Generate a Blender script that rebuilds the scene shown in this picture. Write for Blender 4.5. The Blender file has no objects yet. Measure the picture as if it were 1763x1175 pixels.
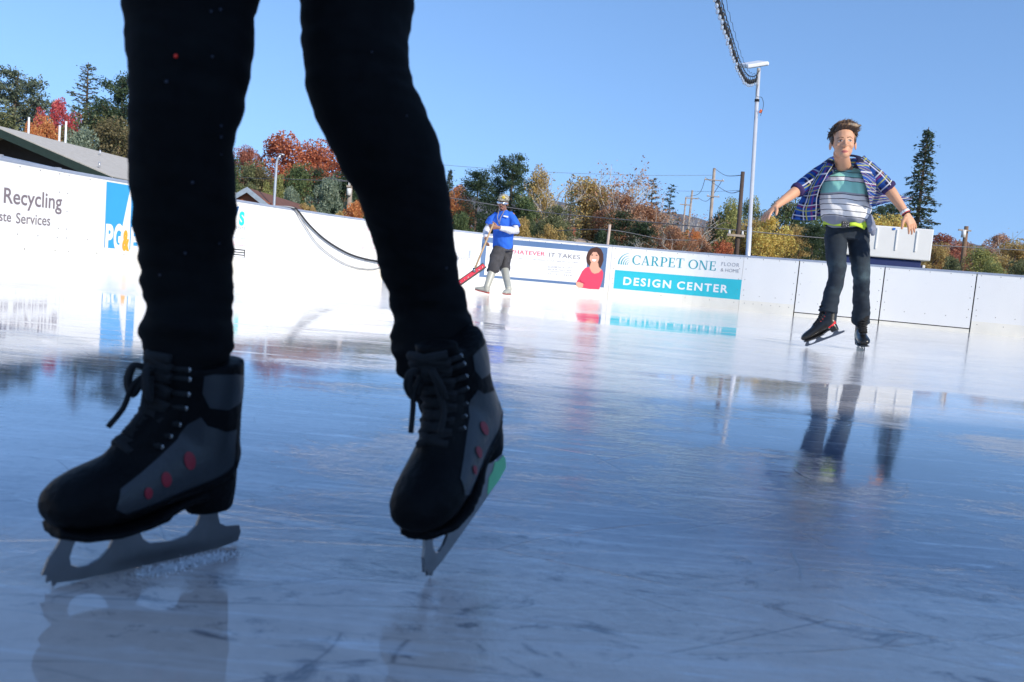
import bpy, bmesh, math, random
from mathutils import Vector, Matrix, noise
from mathutils.bvhtree import BVHTree
R = math.radians
PI = math.pi
sc = bpy.context.scene
COL = sc.collection

# ------------------------------------------------------------------ camera, world, sun, exposure
FPX, CXP, CYP = 1400.0, 881.5, 587.5          # focal length and centre in photo pixels (1763 wide)
CAMH = 0.36
PITCH, ROLL = R(4.85), R(5.01)
F_ = Vector((0, math.cos(PITCH), -math.sin(PITCH)))
WU = Vector((0, math.sin(PITCH), math.cos(PITCH)))
WR = Vector((1, 0, 0))
RC = WR * math.cos(ROLL) + WU * math.sin(ROLL)
UC = WU * math.cos(ROLL) - WR * math.sin(ROLL)
CAM = Vector((0, 0, CAMH))
cd = bpy.data.cameras.new('camera')
cam = bpy.data.objects.new('camera', cd)
COL.objects.link(cam)
sc.camera = cam
cd.sensor_width = 36
cd.lens = FPX / 1763 * 36
cd.clip_start = 0.02
cd.clip_end = 6000
M3 = Matrix((RC, UC, -F_)).transposed()
cam.matrix_world = Matrix.Translation(CAM) @ M3.to_4x4()
cd.dof.use_dof = True
cd.dof.focus_distance = 6.1
cd.dof.aperture_fstop = 8.0

SUN_AZ, SUN_EL = R(40), R(29)                 # behind the camera, to the right
SD = Vector((math.sin(SUN_AZ) * math.cos(SUN_EL), -math.cos(SUN_AZ) * math.cos(SUN_EL), math.sin(SUN_EL)))
w = bpy.data.worlds.new('World')
sc.world = w
w.use_nodes = True
nt = w.node_tree
sky = nt.nodes.new('ShaderNodeTexSky')
sky.sky_type = 'NISHITA'
sky.sun_disc = False
sky.sun_elevation = SUN_EL
sky.sun_rotation = PI - SUN_AZ
sky.altitude = 50
sky.air_density = 1.0
sky.dust_density = 0.1
sky.ozone_density = 5.6
bg = nt.nodes['Background']
bg.inputs[1].default_value = 0.15
_tc = nt.nodes.new('ShaderNodeTexCoord')
_ad = nt.nodes.new('ShaderNodeVectorMath')
_ad.operation = 'MULTIPLY_ADD'
_ad.inputs[1].default_value = (1, 1, .72)
_ad.inputs[2].default_value = (0, 0, .135)          # clear autumn air: hardly any bright band at the horizon
nt.links.new(_tc.outputs['Generated'], _ad.inputs[0])
nt.links.new(_ad.outputs[0], sky.inputs[0])
nt.links.new(sky.outputs[0], bg.inputs[0])
sl = bpy.data.lights.new('sun', 'SUN')
sun = bpy.data.objects.new('sun', sl)
COL.objects.link(sun)
sl.energy = 3.3
sl.angle = R(0.53)
sl.color = (1.0, 0.91, 0.77)
sun.rotation_euler = SD.to_track_quat('Z', 'Y').to_euler()
sun.location = SD * 50
sc.view_settings.view_transform = 'Standard'
sc.view_settings.look = 'None'
sc.view_settings.exposure = 0.52
sc.view_settings.gamma = 1
sc.render.engine = 'CYCLES'
sc.cycles.use_denoising = True
sc.cycles.max_bounces = 8
sc.cycles.transparent_max_bounces = 8


# ------------------------------------------------------------------ pixel <-> world
def ray(px, py):
    return F_ * FPX + RC * (px - CXP) - UC * (py - CYP)


def at(px, py, Y):
    d = ray(px, py)
    return CAM + d * (Y / d.y)


def grd(px, py, z=0.0):
    d = ray(px, py)
    return CAM + d * ((z - CAMH) / d.z)


def ppm(Y):
    return FPX / Y


# ------------------------------------------------------------------ node helpers
def nd(t, typ, ins=None, **attrs):
    n = t.nodes.new('ShaderNode' + typ)
    for k, v in attrs.items():
        setattr(n, k, v)
    for k, v in (ins or {}).items():
        if isinstance(v, bpy.types.NodeSocket):
            t.links.new(v, n.inputs[k])
        else:
            n.inputs[k].default_value = v
    return n


def ma(t, op, a, b=0.0, c=0.0, clamp=False):
    return nd(t, 'Math', {0: a, 1: b, 2: c}, operation=op, use_clamp=clamp).outputs[0]


def mixc(t, fac, a, b, blend='MIX'):
    def c4(v):
        return v if isinstance(v, bpy.types.NodeSocket) else (*v[:3], 1)
    return nd(t, 'Mix', {0: fac, 6: c4(a), 7: c4(b)}, data_type='RGBA', blend_type=blend).outputs[2]


def ramp(t, fac, stops, interp='LINEAR'):
    n = nd(t, 'ValToRGB', {0: fac})
    e = n.color_ramp.elements
    n.color_ramp.interpolation = interp
    while len(e) < len(stops):
        e.new(0.5)
    for el, (p, c) in zip(e, stops):
        el.position = p
        el.color = (c, c, c, 1) if isinstance(c, (int, float)) else (*c[:3], 1)
    return n.outputs[0]


def noise_n(t, vec, scale, detail=3, rough=.55, dist=0.0):
    return nd(t, 'TexNoise', {'Vector': vec, 'Scale': scale, 'Detail': detail, 'Roughness': rough, 'Distortion': dist})


def base_mat(name):
    m = bpy.data.materials.new(name)
    m.use_nodes = True
    return m, m.node_tree, m.node_tree.nodes['Principled BSDF']


MC = {}


def mat(name, col, rough=.6, metal=0.0, vary=.15, vs=8.0, bump=0.0, bs=60.0, spec=.5, coat=0.0):
    if name in MC:
        return MC[name]
    m, t, p = base_mat(name)
    tc = nd(t, 'TexCoord').outputs['Object']
    n = noise_n(t, tc, vs, 4)
    lo = tuple(c * (1 - vary) for c in col)
    hi = tuple(min(1, c * (1 + vary)) for c in col)
    t.links.new(ramp(t, n.outputs[0], [(.3, lo), (.7, hi)]), p.inputs['Base Color'])
    p.inputs['Roughness'].default_value = rough
    p.inputs['Metallic'].default_value = metal
    p.inputs['Specular IOR Level'].default_value = spec
    p.inputs['Coat Weight'].default_value = coat
    if bump:
        b = noise_n(t, tc, bs, 4)
        bn = nd(t, 'Bump', {'Strength': bump, 'Distance': .01, 'Height': b.outputs[0]})
        t.links.new(bn.outputs[0], p.inputs['Normal'])
    MC[name] = m
    return m


# ------------------------------------------------------------------ object helpers
def tag(o, label=None, cat=None, group=None, kind=None):
    if label:
        o['label'] = label
    if cat:
        o['category'] = cat
    if group:
        o['group'] = group
    if kind:
        o['kind'] = kind
    return o


def thing(name, label, cat, loc=(0, 0, 0), group=None):
    o = bpy.data.objects.new(name, None)
    COL.objects.link(o)
    o.location = loc
    o.empty_display_size = .1
    return tag(o, label, cat, group)


def root_loc(p):
    while p is not None and p.parent:
        p = p.parent
    return p.location.copy() if p is not None else Vector((0, 0, 0))


def mk(name, geo, m, parent=None, smooth=True, flat_angle=None):
    """geo: (verts, faces) or list of (verts, faces, material) or a mesh; all in world space"""
    if isinstance(geo, bpy.types.Mesh):
        me = geo
        me.name = name
        me.materials.clear()
        me.materials.append(m)
    else:
        if isinstance(geo, tuple):
            geo = [(geo[0], geo[1], m)]
        V, Fc, mi, mats = [], [], [], []
        for g in geo:
            v, f = g[0], g[1]
            mm = g[2] if len(g) > 2 else m
            if mm not in mats:
                mats.append(mm)
            k = mats.index(mm)
            o = len(V)
            V.extend(v)
            Fc.extend([[i + o for i in q] for q in f])
            mi.extend([k] * len(f))
        me = bpy.data.meshes.new(name)
        me.from_pydata([tuple(v) for v in V], [], Fc)
        for mm in mats:
            me.materials.append(mm)
        if len(mats) > 1:
            me.polygons.foreach_set('material_index', mi)
        me.update()
    L = root_loc(parent)
    if L.length:
        me.transform(Matrix.Translation(-L))
    o = bpy.data.objects.new(name, me)
    COL.objects.link(o)
    if parent is not None:
        o.parent = parent
    if smooth:
        me.polygons.foreach_set('use_smooth', [True] * len(me.polygons))
    me.update()
    return o


def box(c, s, rot=None, bev=0.0):
    c = Vector(c)
    x, y, z = s[0] / 2, s[1] / 2, s[2] / 2
    if bev > 0:
        bm = bmesh.new()
        bmesh.ops.create_cube(bm, size=1)
        for v in bm.verts:
            v.co = Vector((v.co.x * s[0], v.co.y * s[1], v.co.z * s[2]))
        bmesh.ops.bevel(bm, geom=list(bm.edges), offset=bev, segments=2, affect='EDGES', profile=.5)
        V = [v.co.copy() for v in bm.verts]
        bm.verts.index_update()
        Fc = [[v.index for v in f.verts] for f in bm.faces]
        bm.free()
    else:
        V = [Vector((a * x, b * y, d * z)) for a in (-1, 1) for b in (-1, 1) for d in (-1, 1)]
        Fc = [[0, 1, 3, 2], [4, 6, 7, 5], [0, 4, 5, 1], [2, 3, 7, 6], [0, 2, 6, 4], [1, 5, 7, 3]]
    if rot is not None:
        V = [rot @ v for v in V]
    return [v + c for v in V], Fc


def tube(pts, rad, n=12, side=None, cap=True):
    pts = [Vector(p) for p in pts]
    if not isinstance(rad, (list, tuple)):
        rad = [rad] * len(pts)
    V, Fc = [], []
    prev = Vector(side) if side is not None else None
    for i, p in enumerate(pts):
        a = pts[max(0, i - 1)]
        b = pts[min(len(pts) - 1, i + 1)]
        T = (b - a).normalized()
        if prev is None:
            prev = Vector((1, 0, 0)) if abs(T.x) < .8 else Vector((0, 1, 0))
        s = (prev - T * prev.dot(T)).normalized()
        prev = s if side is None else Vector(side)
        u = T.cross(s)
        r = rad[i]
        ra, rb = (r, r) if not isinstance(r, (tuple, list)) else r
        for k in range(n):
            an = 2 * PI * k / n
            V.append(p + s * (ra * math.cos(an)) + u * (rb * math.sin(an)))
    for i in range(len(pts) - 1):
        for k in range(n):
            a, b = i * n + k, i * n + (k + 1) % n
            Fc.append([a, b, b + n, a + n])
    if cap:
        Fc.append(list(range(n))[::-1])
        Fc.append([len(V) - n + k for k in range(n)])
    return V, Fc


def ell(c, r, rot=None, n=16, m=10):
    c = Vector(c)
    if not isinstance(r, (tuple, list)):
        r = (r, r, r)
    V = [Vector((0, 0, r[2]))]
    for j in range(1, m):
        th = PI * j / m
        for k in range(n):
            ph = 2 * PI * k / n
            V.append(Vector((r[0] * math.sin(th) * math.cos(ph), r[1] * math.sin(th) * math.sin(ph), r[2] * math.cos(th))))
    V.append(Vector((0, 0, -r[2])))
    Fc = [[0, 1 + k, 1 + (k + 1) % n] for k in range(n)]
    for j in range(m - 2):
        for k in range(n):
            a = 1 + j * n + k
            b = 1 + j * n + (k + 1) % n
            Fc.append([a, a + n, b + n, b])
    L = len(V) - 1
    o = 1 + (m - 2) * n
    Fc += [[L, o + (k + 1) % n, o + k] for k in range(n)]
    if rot is not None:
        V = [rot @ v for v in V]
    return [v + c for v in V], Fc


def join(parts):
    V, Fc = [], []
    for v, f in parts:
        o = len(V)
        V.extend(v)
        Fc.extend([[i + o for i in q] for q in f])
    return V, Fc


def solid(parts, voxel=.006, smooth=4, disp=None, fac=.5):
    V, Fc = join(parts)
    me = bpy.data.meshes.new('tmp')
    me.from_pydata([tuple(v) for v in V], [], Fc)
    o = bpy.data.objects.new('tmp', me)
    COL.objects.link(o)
    r = o.modifiers.new('r', 'REMESH')
    r.mode = 'VOXEL'
    r.voxel_size = voxel
    if smooth:
        s = o.modifiers.new('s', 'SMOOTH')
        s.iterations = smooth
        s.factor = fac
    dg = bpy.context.evaluated_depsgraph_get()
    dg.update()
    out = bpy.data.meshes.new_from_object(o.evaluated_get(dg))
    bpy.data.objects.remove(o)
    bpy.data.meshes.remove(me)
    if disp:
        out.update()
        nn = [v.normal.copy() for v in out.vertices]
        for v, n in zip(out.vertices, nn):
            v.co += n * disp(v.co.copy())
        out.update()
    return out


def bvh_of(me):
    me.calc_loop_triangles()
    return BVHTree.FromPolygons([v.co.copy() for v in me.vertices], [tuple(t.vertices) for t in me.loop_triangles])


def decal(bvh, org, ex, ey, dirv, poly, off=.0015, step=None, dist=.3):
    """project a 2D outline (in the org/ex/ey frame) along dirv on to a surface; a fine grid of it"""
    bm = bmesh.new()
    vs = [bm.verts.new((x, y, 0)) for x, y in poly]
    bm.faces.new(vs)
    bmesh.ops.triangulate(bm, faces=bm.faces[:])
    if step:
        for _ in range(6):
            le = [e for e in bm.edges if e.calc_length() > step]
            if not le:
                break
            bmesh.ops.subdivide_edges(bm, edges=le, cuts=1)
            bmesh.ops.triangulate(bm, faces=bm.faces[:])
    bm.verts.index_update()
    V = []
    for v in bm.verts:
        p = org + ex * v.co.x + ey * v.co.y
        h = bvh.ray_cast(p - dirv * dist, dirv, dist * 2)
        V.append((h[0] - dirv * off) if h[0] is not None else p)
    Fc = [[v.index for v in f.verts] for f in bm.faces]
    bm.free()
    return V, Fc


def oval(cx, cy, a, b, n=16, rot=0.0):
    c, s = math.cos(rot), math.sin(rot)
    out = []
    for k in range(n):
        x, y = a * math.cos(2 * PI * k / n), b * math.sin(2 * PI * k / n)
        out.append((cx + x * c - y * s, cy + x * s + y * c))
    return out


def extr(poly, thick, M):
    """polygon (x,z) extruded to both sides in y, transformed by M"""
    n = len(poly)
    V = [M @ Vector((x, -thick / 2, z)) for x, z in poly] + [M @ Vector((x, thick / 2, z)) for x, z in poly]
    Fc = [list(range(n)), [n + k for k in range(n)][::-1]]
    for k in range(n):
        a, b = k, (k + 1) % n
        Fc.append([a, a + n, b + n, b])
    return V, Fc


def catmull(P, n=12):
    out = []
    P = [Vector(p) for p in P]
    for i in range(len(P) - 1):
        p0 = P[max(0, i - 1)]
        p1, p2 = P[i], P[i + 1]
        p3 = P[min(len(P) - 1, i + 2)]
        for k in range(n):
            t = k / n
            out.append(.5 * ((2 * p1) + (p2 - p0) * t + (2 * p0 - 5 * p1 + 4 * p2 - p3) * t * t + (3 * p1 - p0 - 3 * p2 + p3) * t ** 3))
    out.append(P[-1])
    return out


# ================================================================== SETTING
# ---- ice
def ice_material():
    m, t, p = base_mat('wet_ice')
    tc = nd(t, 'TexCoord').outputs['Object']
    sep = nd(t, 'SeparateXYZ', {0: tc})

    def mapped(sc_, rot=0.0, loc=(0, 0, 0)):
        return nd(t, 'Mapping', {'Vector': tc, 'Scale': (*sc_, 1), 'Rotation': (0, 0, R(rot)), 'Location': loc}).outputs[0]
    big = noise_n(t, mapped((.5, .8), 0, (3.1, 1.7, 0)), 1.0, 4, .55, .6).outputs[0]
    mid = noise_n(t, mapped((1.0, 2.2), 6), 2.2, 5, .62, .7).outputs[0]
    patch = noise_n(t, mapped((.8, 1.3), -20, (7, 2, 0)), 3.4, 6, .66, .5).outputs[0]
    fine = noise_n(t, tc, 46, 5, .68).outputs[0]
    vfine = noise_n(t, tc, 210, 3, .6).outputs[0]
    st1 = noise_n(t, mapped((.5, 8), 9), 2.0, 6, .72, 1.1).outputs[0]
    st2 = noise_n(t, mapped((.5, 13), -21), 3.0, 4, .7, 1.6).outputs[0]
    # water lying in shallow pools (real spots on this rink) plus a patchy film
    pools = None
    for (px, py, rx, ry, k) in ((110, 668, 1.0, 1.1, 1.0), (1720, 712, 1.5, .75, 1.0), (1440, 760, .7, 1.3, .55), (560, 655, .8, .9, .6), (60, 545, 2.4, 2.5, .9), (1150, 560, 2.2, 1.6, .6), (640, 545, 1.2, 1.2, .5), (260, 1110, .30, .14, .8)):
        g_ = grd(px, py)
        dx = ma(t, 'DIVIDE', ma(t, 'SUBTRACT', sep.outputs['X'], g_.x), rx)
        dy = ma(t, 'DIVIDE', ma(t, 'SUBTRACT', sep.outputs['Y'], g_.y), ry)
        r2 = ma(t, 'ADD', ma(t, 'MULTIPLY', dx, dx), ma(t, 'MULTIPLY', dy, dy))
        v = ma(t, 'MULTIPLY', ma(t, 'SUBTRACT', 1.0, r2, 0, True), k)
        pools = v if pools is None else ma(t, 'MAXIMUM', pools, v)
    wet = ma(t, 'ADD', ma(t, 'ADD', ma(t, 'MULTIPLY', big, .45), ma(t, 'MULTIPLY', mid, .35)), ma(t, 'ADD', ma(t, 'MULTIPLY', fine, .2), ma(t, 'MULTIPLY', pools, .34)))
    film = ramp(t, wet, [(.52, 0), (.66, 1)])
    edge = ramp(t, wet, [(.50, 0), (.58, 1), (.62, .5), (.70, 0)])
    # cuts left by blades
    scr = None
    for k, (ang, sx, sy, scl) in enumerate(((17, .35, 1, 3.1), (74, .4, 1.0, 2.6), (-41, .3, 1, 3.9), (118, .4, 1, 4.6), (-8, .25, 1, 5.5), (42, .3, 1, 7.5))):
        mp = mapped((sx, sy), ang, (k * 3.3, k * 1.7, 0))
        nz = noise_n(t, mp, 1.3, 1, .5, 0).outputs['Color']
        wv = nd(t, 'VectorMath', {0: mp, 1: nd(t, 'VectorMath', {0: nz, 3: .35}, operation='SCALE').outputs[0]}, operation='ADD').outputs[0]
        vo = nd(t, 'TexVoronoi', {'Vector': wv, 'Scale': scl}, feature='DISTANCE_TO_EDGE').outputs[0]
        ln = ramp(t, vo, [(0.0, 1.0), (.0045, 0.0)])
        ln = ma(t, 'MULTIPLY', ln, ramp(t, noise_n(t, mp, 3.2, 3).outputs[0], [(.50, 0), (.58, 1)]))
        scr = ln if scr is None else ma(t, 'MAXIMUM', scr, ln)
    milky = ramp(t, ma(t, 'ADD', ma(t, 'MULTIPLY', patch, .65), ma(t, 'MULTIPLY', fine, .35)), [(.40, 0), (.62, 1)])
    col = mixc(t, milky, (.33, .33, .36), (.80, .74, .72))
    # clearer, darker ice across the middle of the foreground; near frost tinted warm to offset the blue shade light
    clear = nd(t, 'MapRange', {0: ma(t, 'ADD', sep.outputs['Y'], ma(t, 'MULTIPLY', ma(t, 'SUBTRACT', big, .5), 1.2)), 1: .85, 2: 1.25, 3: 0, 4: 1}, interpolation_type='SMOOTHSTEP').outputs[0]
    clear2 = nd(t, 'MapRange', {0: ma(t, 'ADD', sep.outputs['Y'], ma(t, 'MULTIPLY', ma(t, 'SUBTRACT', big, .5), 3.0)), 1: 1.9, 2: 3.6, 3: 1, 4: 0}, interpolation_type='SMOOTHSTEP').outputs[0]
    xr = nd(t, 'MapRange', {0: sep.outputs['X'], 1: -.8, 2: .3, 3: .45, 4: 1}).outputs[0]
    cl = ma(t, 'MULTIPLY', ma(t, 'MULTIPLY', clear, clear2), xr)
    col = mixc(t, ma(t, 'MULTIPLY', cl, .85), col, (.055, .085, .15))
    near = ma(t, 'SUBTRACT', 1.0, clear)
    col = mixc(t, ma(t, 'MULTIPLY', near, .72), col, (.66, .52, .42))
    col = mixc(t, ma(t, 'MULTIPLY', ramp(t, st1, [(.54, 0), (.66, 1)]), .4), col, (.85, .85, .86))
    col = mixc(t, ma(t, 'MULTIPLY', ramp(t, st2, [(.58, 0), (.70, 1)]), .35), col, (.88, .88, .9))
    dk = ramp(t, noise_n(t, mapped((1, 1.8)), 8, 7, .78, 1.2).outputs[0], [(.54, 0), (.64, 1)])
    col = mixc(t, ma(t, 'MULTIPLY', dk, .7), col, (.055, .07, .10))
    col = mixc(t, ma(t, 'MULTIPLY', scr, .55), col, (.045, .055, .08))
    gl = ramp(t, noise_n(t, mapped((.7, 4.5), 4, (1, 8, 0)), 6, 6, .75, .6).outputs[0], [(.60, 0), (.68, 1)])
    col = mixc(t, ma(t, 'MULTIPLY', gl, .65), col, (.85, .86, .88))  # white glints painted into the ice colour
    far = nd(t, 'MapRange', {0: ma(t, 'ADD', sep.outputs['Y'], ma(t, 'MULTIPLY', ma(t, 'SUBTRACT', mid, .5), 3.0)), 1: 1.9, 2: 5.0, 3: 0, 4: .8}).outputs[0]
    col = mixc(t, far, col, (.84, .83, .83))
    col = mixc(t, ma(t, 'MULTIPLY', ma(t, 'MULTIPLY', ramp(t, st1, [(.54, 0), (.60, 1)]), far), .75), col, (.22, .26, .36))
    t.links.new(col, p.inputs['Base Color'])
    rg = nd(t, 'MapRange', {0: film, 3: .055, 4: .010}).outputs[0]
    rg = ma(t, 'ADD', rg, ma(t, 'MULTIPLY', ramp(t, st1, [(.52, 0), (.70, 1)]), .08))
    t.links.new(rg, p.inputs['Roughness'])
    p.inputs['IOR'].default_value = 1.33
    p.inputs['Coat Weight'].default_value = .45
    p.inputs['Coat IOR'].default_value = 1.5
    t.links.new(nd(t, 'MapRange', {0: film, 3: .045, 4: .01}).outputs[0], p.inputs['Coat Roughness'])
    hgt = ma(t, 'ADD', ma(t, 'MULTIPLY', st1, .5), ma(t, 'MULTIPLY', fine, .3))
    hgt = ma(t, 'ADD', hgt, ma(t, 'MULTIPLY', scr, -.22))
    hgt = ma(t, 'ADD', hgt, ma(t, 'MULTIPLY', vfine, .10))
    rip = noise_n(t, mapped((5, 16), 3), 1.6, 3, .6, .4).outputs[0]
    hgt = ma(t, 'ADD', hgt, ma(t, 'MULTIPLY', ma(t, 'MULTIPLY', rip, edge), .5))
    bst = nd(t, 'MapRange', {0: film, 3: .14, 4: .014}).outputs[0]
    bst = ma(t, 'ADD', bst, ma(t, 'MULTIPLY', edge, .06))
    fst = noise_n(t, mapped((.45, 7), 4, (2, 5, 0)), 1.3, 6, .75, .7).outputs[0]
    bst = ma(t, 'ADD', bst, ma(t, 'MULTIPLY', ma(t, 'MULTIPLY', ramp(t, fst, [(.54, 0), (.62, 1)]), far), .22))
    bp = nd(t, 'Bump', {'Strength': bst, 'Distance': .012, 'Height': hgt})
    t.links.new(bp.outputs[0], p.inputs['Normal'])
    t.links.new(bp.outputs[0], p.inputs['Coat Normal'])
    return m


def sheet(name, x0, x1, y0, y1, z, m, nx=1, ny=1):
    V = [Vector((x0 + (x1 - x0) * i / nx, y0 + (y1 - y0) * j / ny, z)) for j in range(ny + 1) for i in range(nx + 1)]
    Fc = [[j * (nx + 1) + i, j * (nx + 1) + i + 1, (j + 1) * (nx + 1) + i + 1, (j + 1) * (nx + 1) + i] for j in range(ny) for i in range(nx)]
    o = mk(name, (V, Fc), m, None, False)
    tag(o, kind='structure')
    return o


sheet('ground', -1500, 2000, -400, 2300, -.03, mat('dry_grass_ground', (.13, .12, .07), .95, vary=.3, vs=.3, bump=.4, bs=4))
# ---- board line (x, y) of the rink edge, seen from the ice
BP = [(-5.9, -3.0), (-5.85, 1.0), (-5.7, 4.5), (-5.45, 7.0), (-5.22, 8.75), (-4.93, 9.9), (-4.02, 12.4), (-2.65, 14.6), (-.75, 15.9), (.9, 16.2), (1.95, 16.25),
      (3.34, 16.1), (4.45, 15.6), (5.38, 15.2), (6.85, 14.7), (8.2, 14.15), (9.0, 13.8), (10.6, 12.9), (11.9, 11.2), (12.6, 9.0), (12.9, 5.0), (13.0, 0.0), (13.0, -3.0)]
BC = catmull([(x, y, 0) for x, y in BP], 24)
BS = [0.0]
for a, b in zip(BC, BC[1:]):
    BS.append(BS[-1] + (b - a).length)
HB = 1.06


def bpos(s, off=0.0, z=0.0):
    s = max(0.0, min(BS[-1] - 1e-4, s))
    lo, hi = 0, len(BS) - 1
    while hi - lo > 1:
        m_ = (lo + hi) // 2
        if BS[m_] <= s:
            lo = m_
        else:
            hi = m_
    f = (s - BS[lo]) / max(1e-9, BS[hi] - BS[lo])
    p = BC[lo].lerp(BC[hi], f)
    a = BC[max(0, lo - 3)]
    b = BC[min(len(BC) - 1, hi + 3)]
    T = (b - a).normalized()
    n = Vector((T.y, -T.x, 0))
    q = p + n * off
    return Vector((q.x, q.y, z))


def wall(px, py):
    """where the sight line of a photo pixel meets the boards: (s, z)"""
    d = ray(px, py)
    az = math.atan2(d.x, d.y)
    best = None
    for i in range(len(BC) - 1):
        a1 = math.atan2(BC[i].x, BC[i].y)
        a2 = math.atan2(BC[i + 1].x, BC[i + 1].y)
        if a1 <= az <= a2 and BC[i].y > 0:
            f = (az - a1) / max(1e-9, a2 - a1)
            s = BS[i] + (BS[i + 1] - BS[i]) * f
            p = BC[i].lerp(BC[i + 1], f)
            return s, CAMH + d.z * p.y / d.y
    return 0, 0


# the ice sheet follows the boards
iceV = [Vector((p.x, p.y, 0)) for p in BC[::4]]
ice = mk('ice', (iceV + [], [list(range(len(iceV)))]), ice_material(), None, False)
bm = bmesh.new()
bm.from_mesh(ice.data)
bmesh.ops.triangulate(bm, faces=bm.faces[:])
bm.normal_update()
if sum(f.normal.z for f in bm.faces) < 0:
    bmesh.ops.reverse_faces(bm, faces=bm.faces[:])
bm.to_mesh(ice.data)
bm.free()
tag(ice, kind='structure')

# ---- boards
m_board = mat('white_board_plastic', (.80, .80, .78), .28, vary=.025, vs=1.2, bump=.05, bs=6)
def scuffed(m, amt=.5):
    t = m.node_tree
    p = t.nodes['Principled BSDF']
    src = p.inputs['Base Color'].links[0].from_socket
    tc = nd(t, 'TexCoord').outputs['Object']
    a = noise_n(t, nd(t, 'Mapping', {'Vector': tc, 'Scale': (1, 1, 3.5), 'Rotation': (.3, .2, .5)}).outputs[0], 5, 7, .8, 1.6).outputs[0]
    b = noise_n(t, nd(t, 'Mapping', {'Vector': tc, 'Scale': (3, 3, .7), 'Rotation': (0, .4, .2)}).outputs[0], 9, 5, .75, 2.2).outputs[0]
    f = ma(t, 'ADD', ma(t, 'MULTIPLY', ramp(t, a, [(.60, 0), (.72, 1)]), .5), ma(t, 'MULTIPLY', ramp(t, b, [(.66, 0), (.70, 1)]), .6), 0, True)
    t.links.new(mixc(t, ma(t, 'MULTIPLY', f, amt), src, (.22, .22, .22)), p.inputs['Base Color'])


m_kick = mat('cream_kick_plate', (.79, .765, .68), .35, vary=.05, vs=3)
m_rail = mat('grey_top_rail', (.36, .4, .48), .4, .3, vary=.08)
m_bolt = mat('grey_bolt', (.3, .29, .27), .5, .5)
m_gap = mat('black_gap', (.012, .012, .014), .8)


def strip(s0, s1, z0, z1, off, thick, n=None, bev=0):
    n = n or max(1, int((s1 - s0) / .18))
    V, Fc = [], []
    for i in range(n + 1):
        s = s0 + (s1 - s0) * i / n
        V += [bpos(s, off, z0), bpos(s, off, z1), bpos(s, off - thick, z1), bpos(s, off - thick, z0)]
    for i in range(n):
        o = i * 4
        for a, b in ((0, 1), (1, 2), (2, 3), (3, 0)):
            Fc.append([o + a, o + a + 4, o + b + 4, o + b][::-1])
    Fc.append([0, 1, 2, 3][::-1])
    Fc.append([n * 4 + k for k in range(4)])
    return V, Fc


def knob(s, z, off, r=.009):
    T = (bpos(s + .01) - bpos(s - .01)).normalized()
    n = Vector((T.y, -T.x, 0))
    c = bpos(s, off, z)
    V = [c + T * (r * math.cos(2 * PI * k / 6)) + Vector((0, 0, r * math.sin(2 * PI * k / 6))) for k in range(6)]
    V.append(c + n * r * .5)
    return V, [[k, (k + 1) % 6, 6] for k in range(6)]


seam_px = [(-1, .2), (-1, 2.6), (-1, 5.0), (-1, 7.4), (-1, 9.8), (108, 370), (345, 400), (470, 405), (590, 420), (705, 430), (822, 450), (1050, 470), (1276, 490), (1371, 500), (1518, 510), (1676, 520)]
seams = []
for a, b in seam_px:
    seams.append(b if a < 0 else wall(a, b)[0])
s = seams[-1]
while s < BS[-1] - 2.0:
    s += 2.2
    seams.append(s)
board_labels = [
    'white rink board on the left side behind the camera, farthest back', 'white rink board on the left side level with the camera',
    'white rink board on the left side, second before the picture begins', 'white rink board on the left side, last one before the picture begins',
    'white rink board at the left picture edge, carrying the grey recycling lettering',
    'white rink board holding the blue utility sign behind the near skater\'s straight leg', 'white rink board where the teal letter sign stands in front of the brown house',
    'white rink board that the black and grey hoses climb over', 'white rink board with the hoses sagging across its lower half, pink lettering on it',
    'white rink board hidden mostly behind the near skater\'s bent leg', 'white rink board holding the blue-framed advert behind the man with the squeegee',
    'white rink board holding the turquoise and white carpet shop sign', 'narrow blank white rink board between the turquoise sign and the first black gate gap',
    'white gate panel behind the boy skater, black gap on either side', 'white gate panel under the white trailer, between two black gaps',
    'blank white rink board to the right of the last black gap, at the picture edge']
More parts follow.
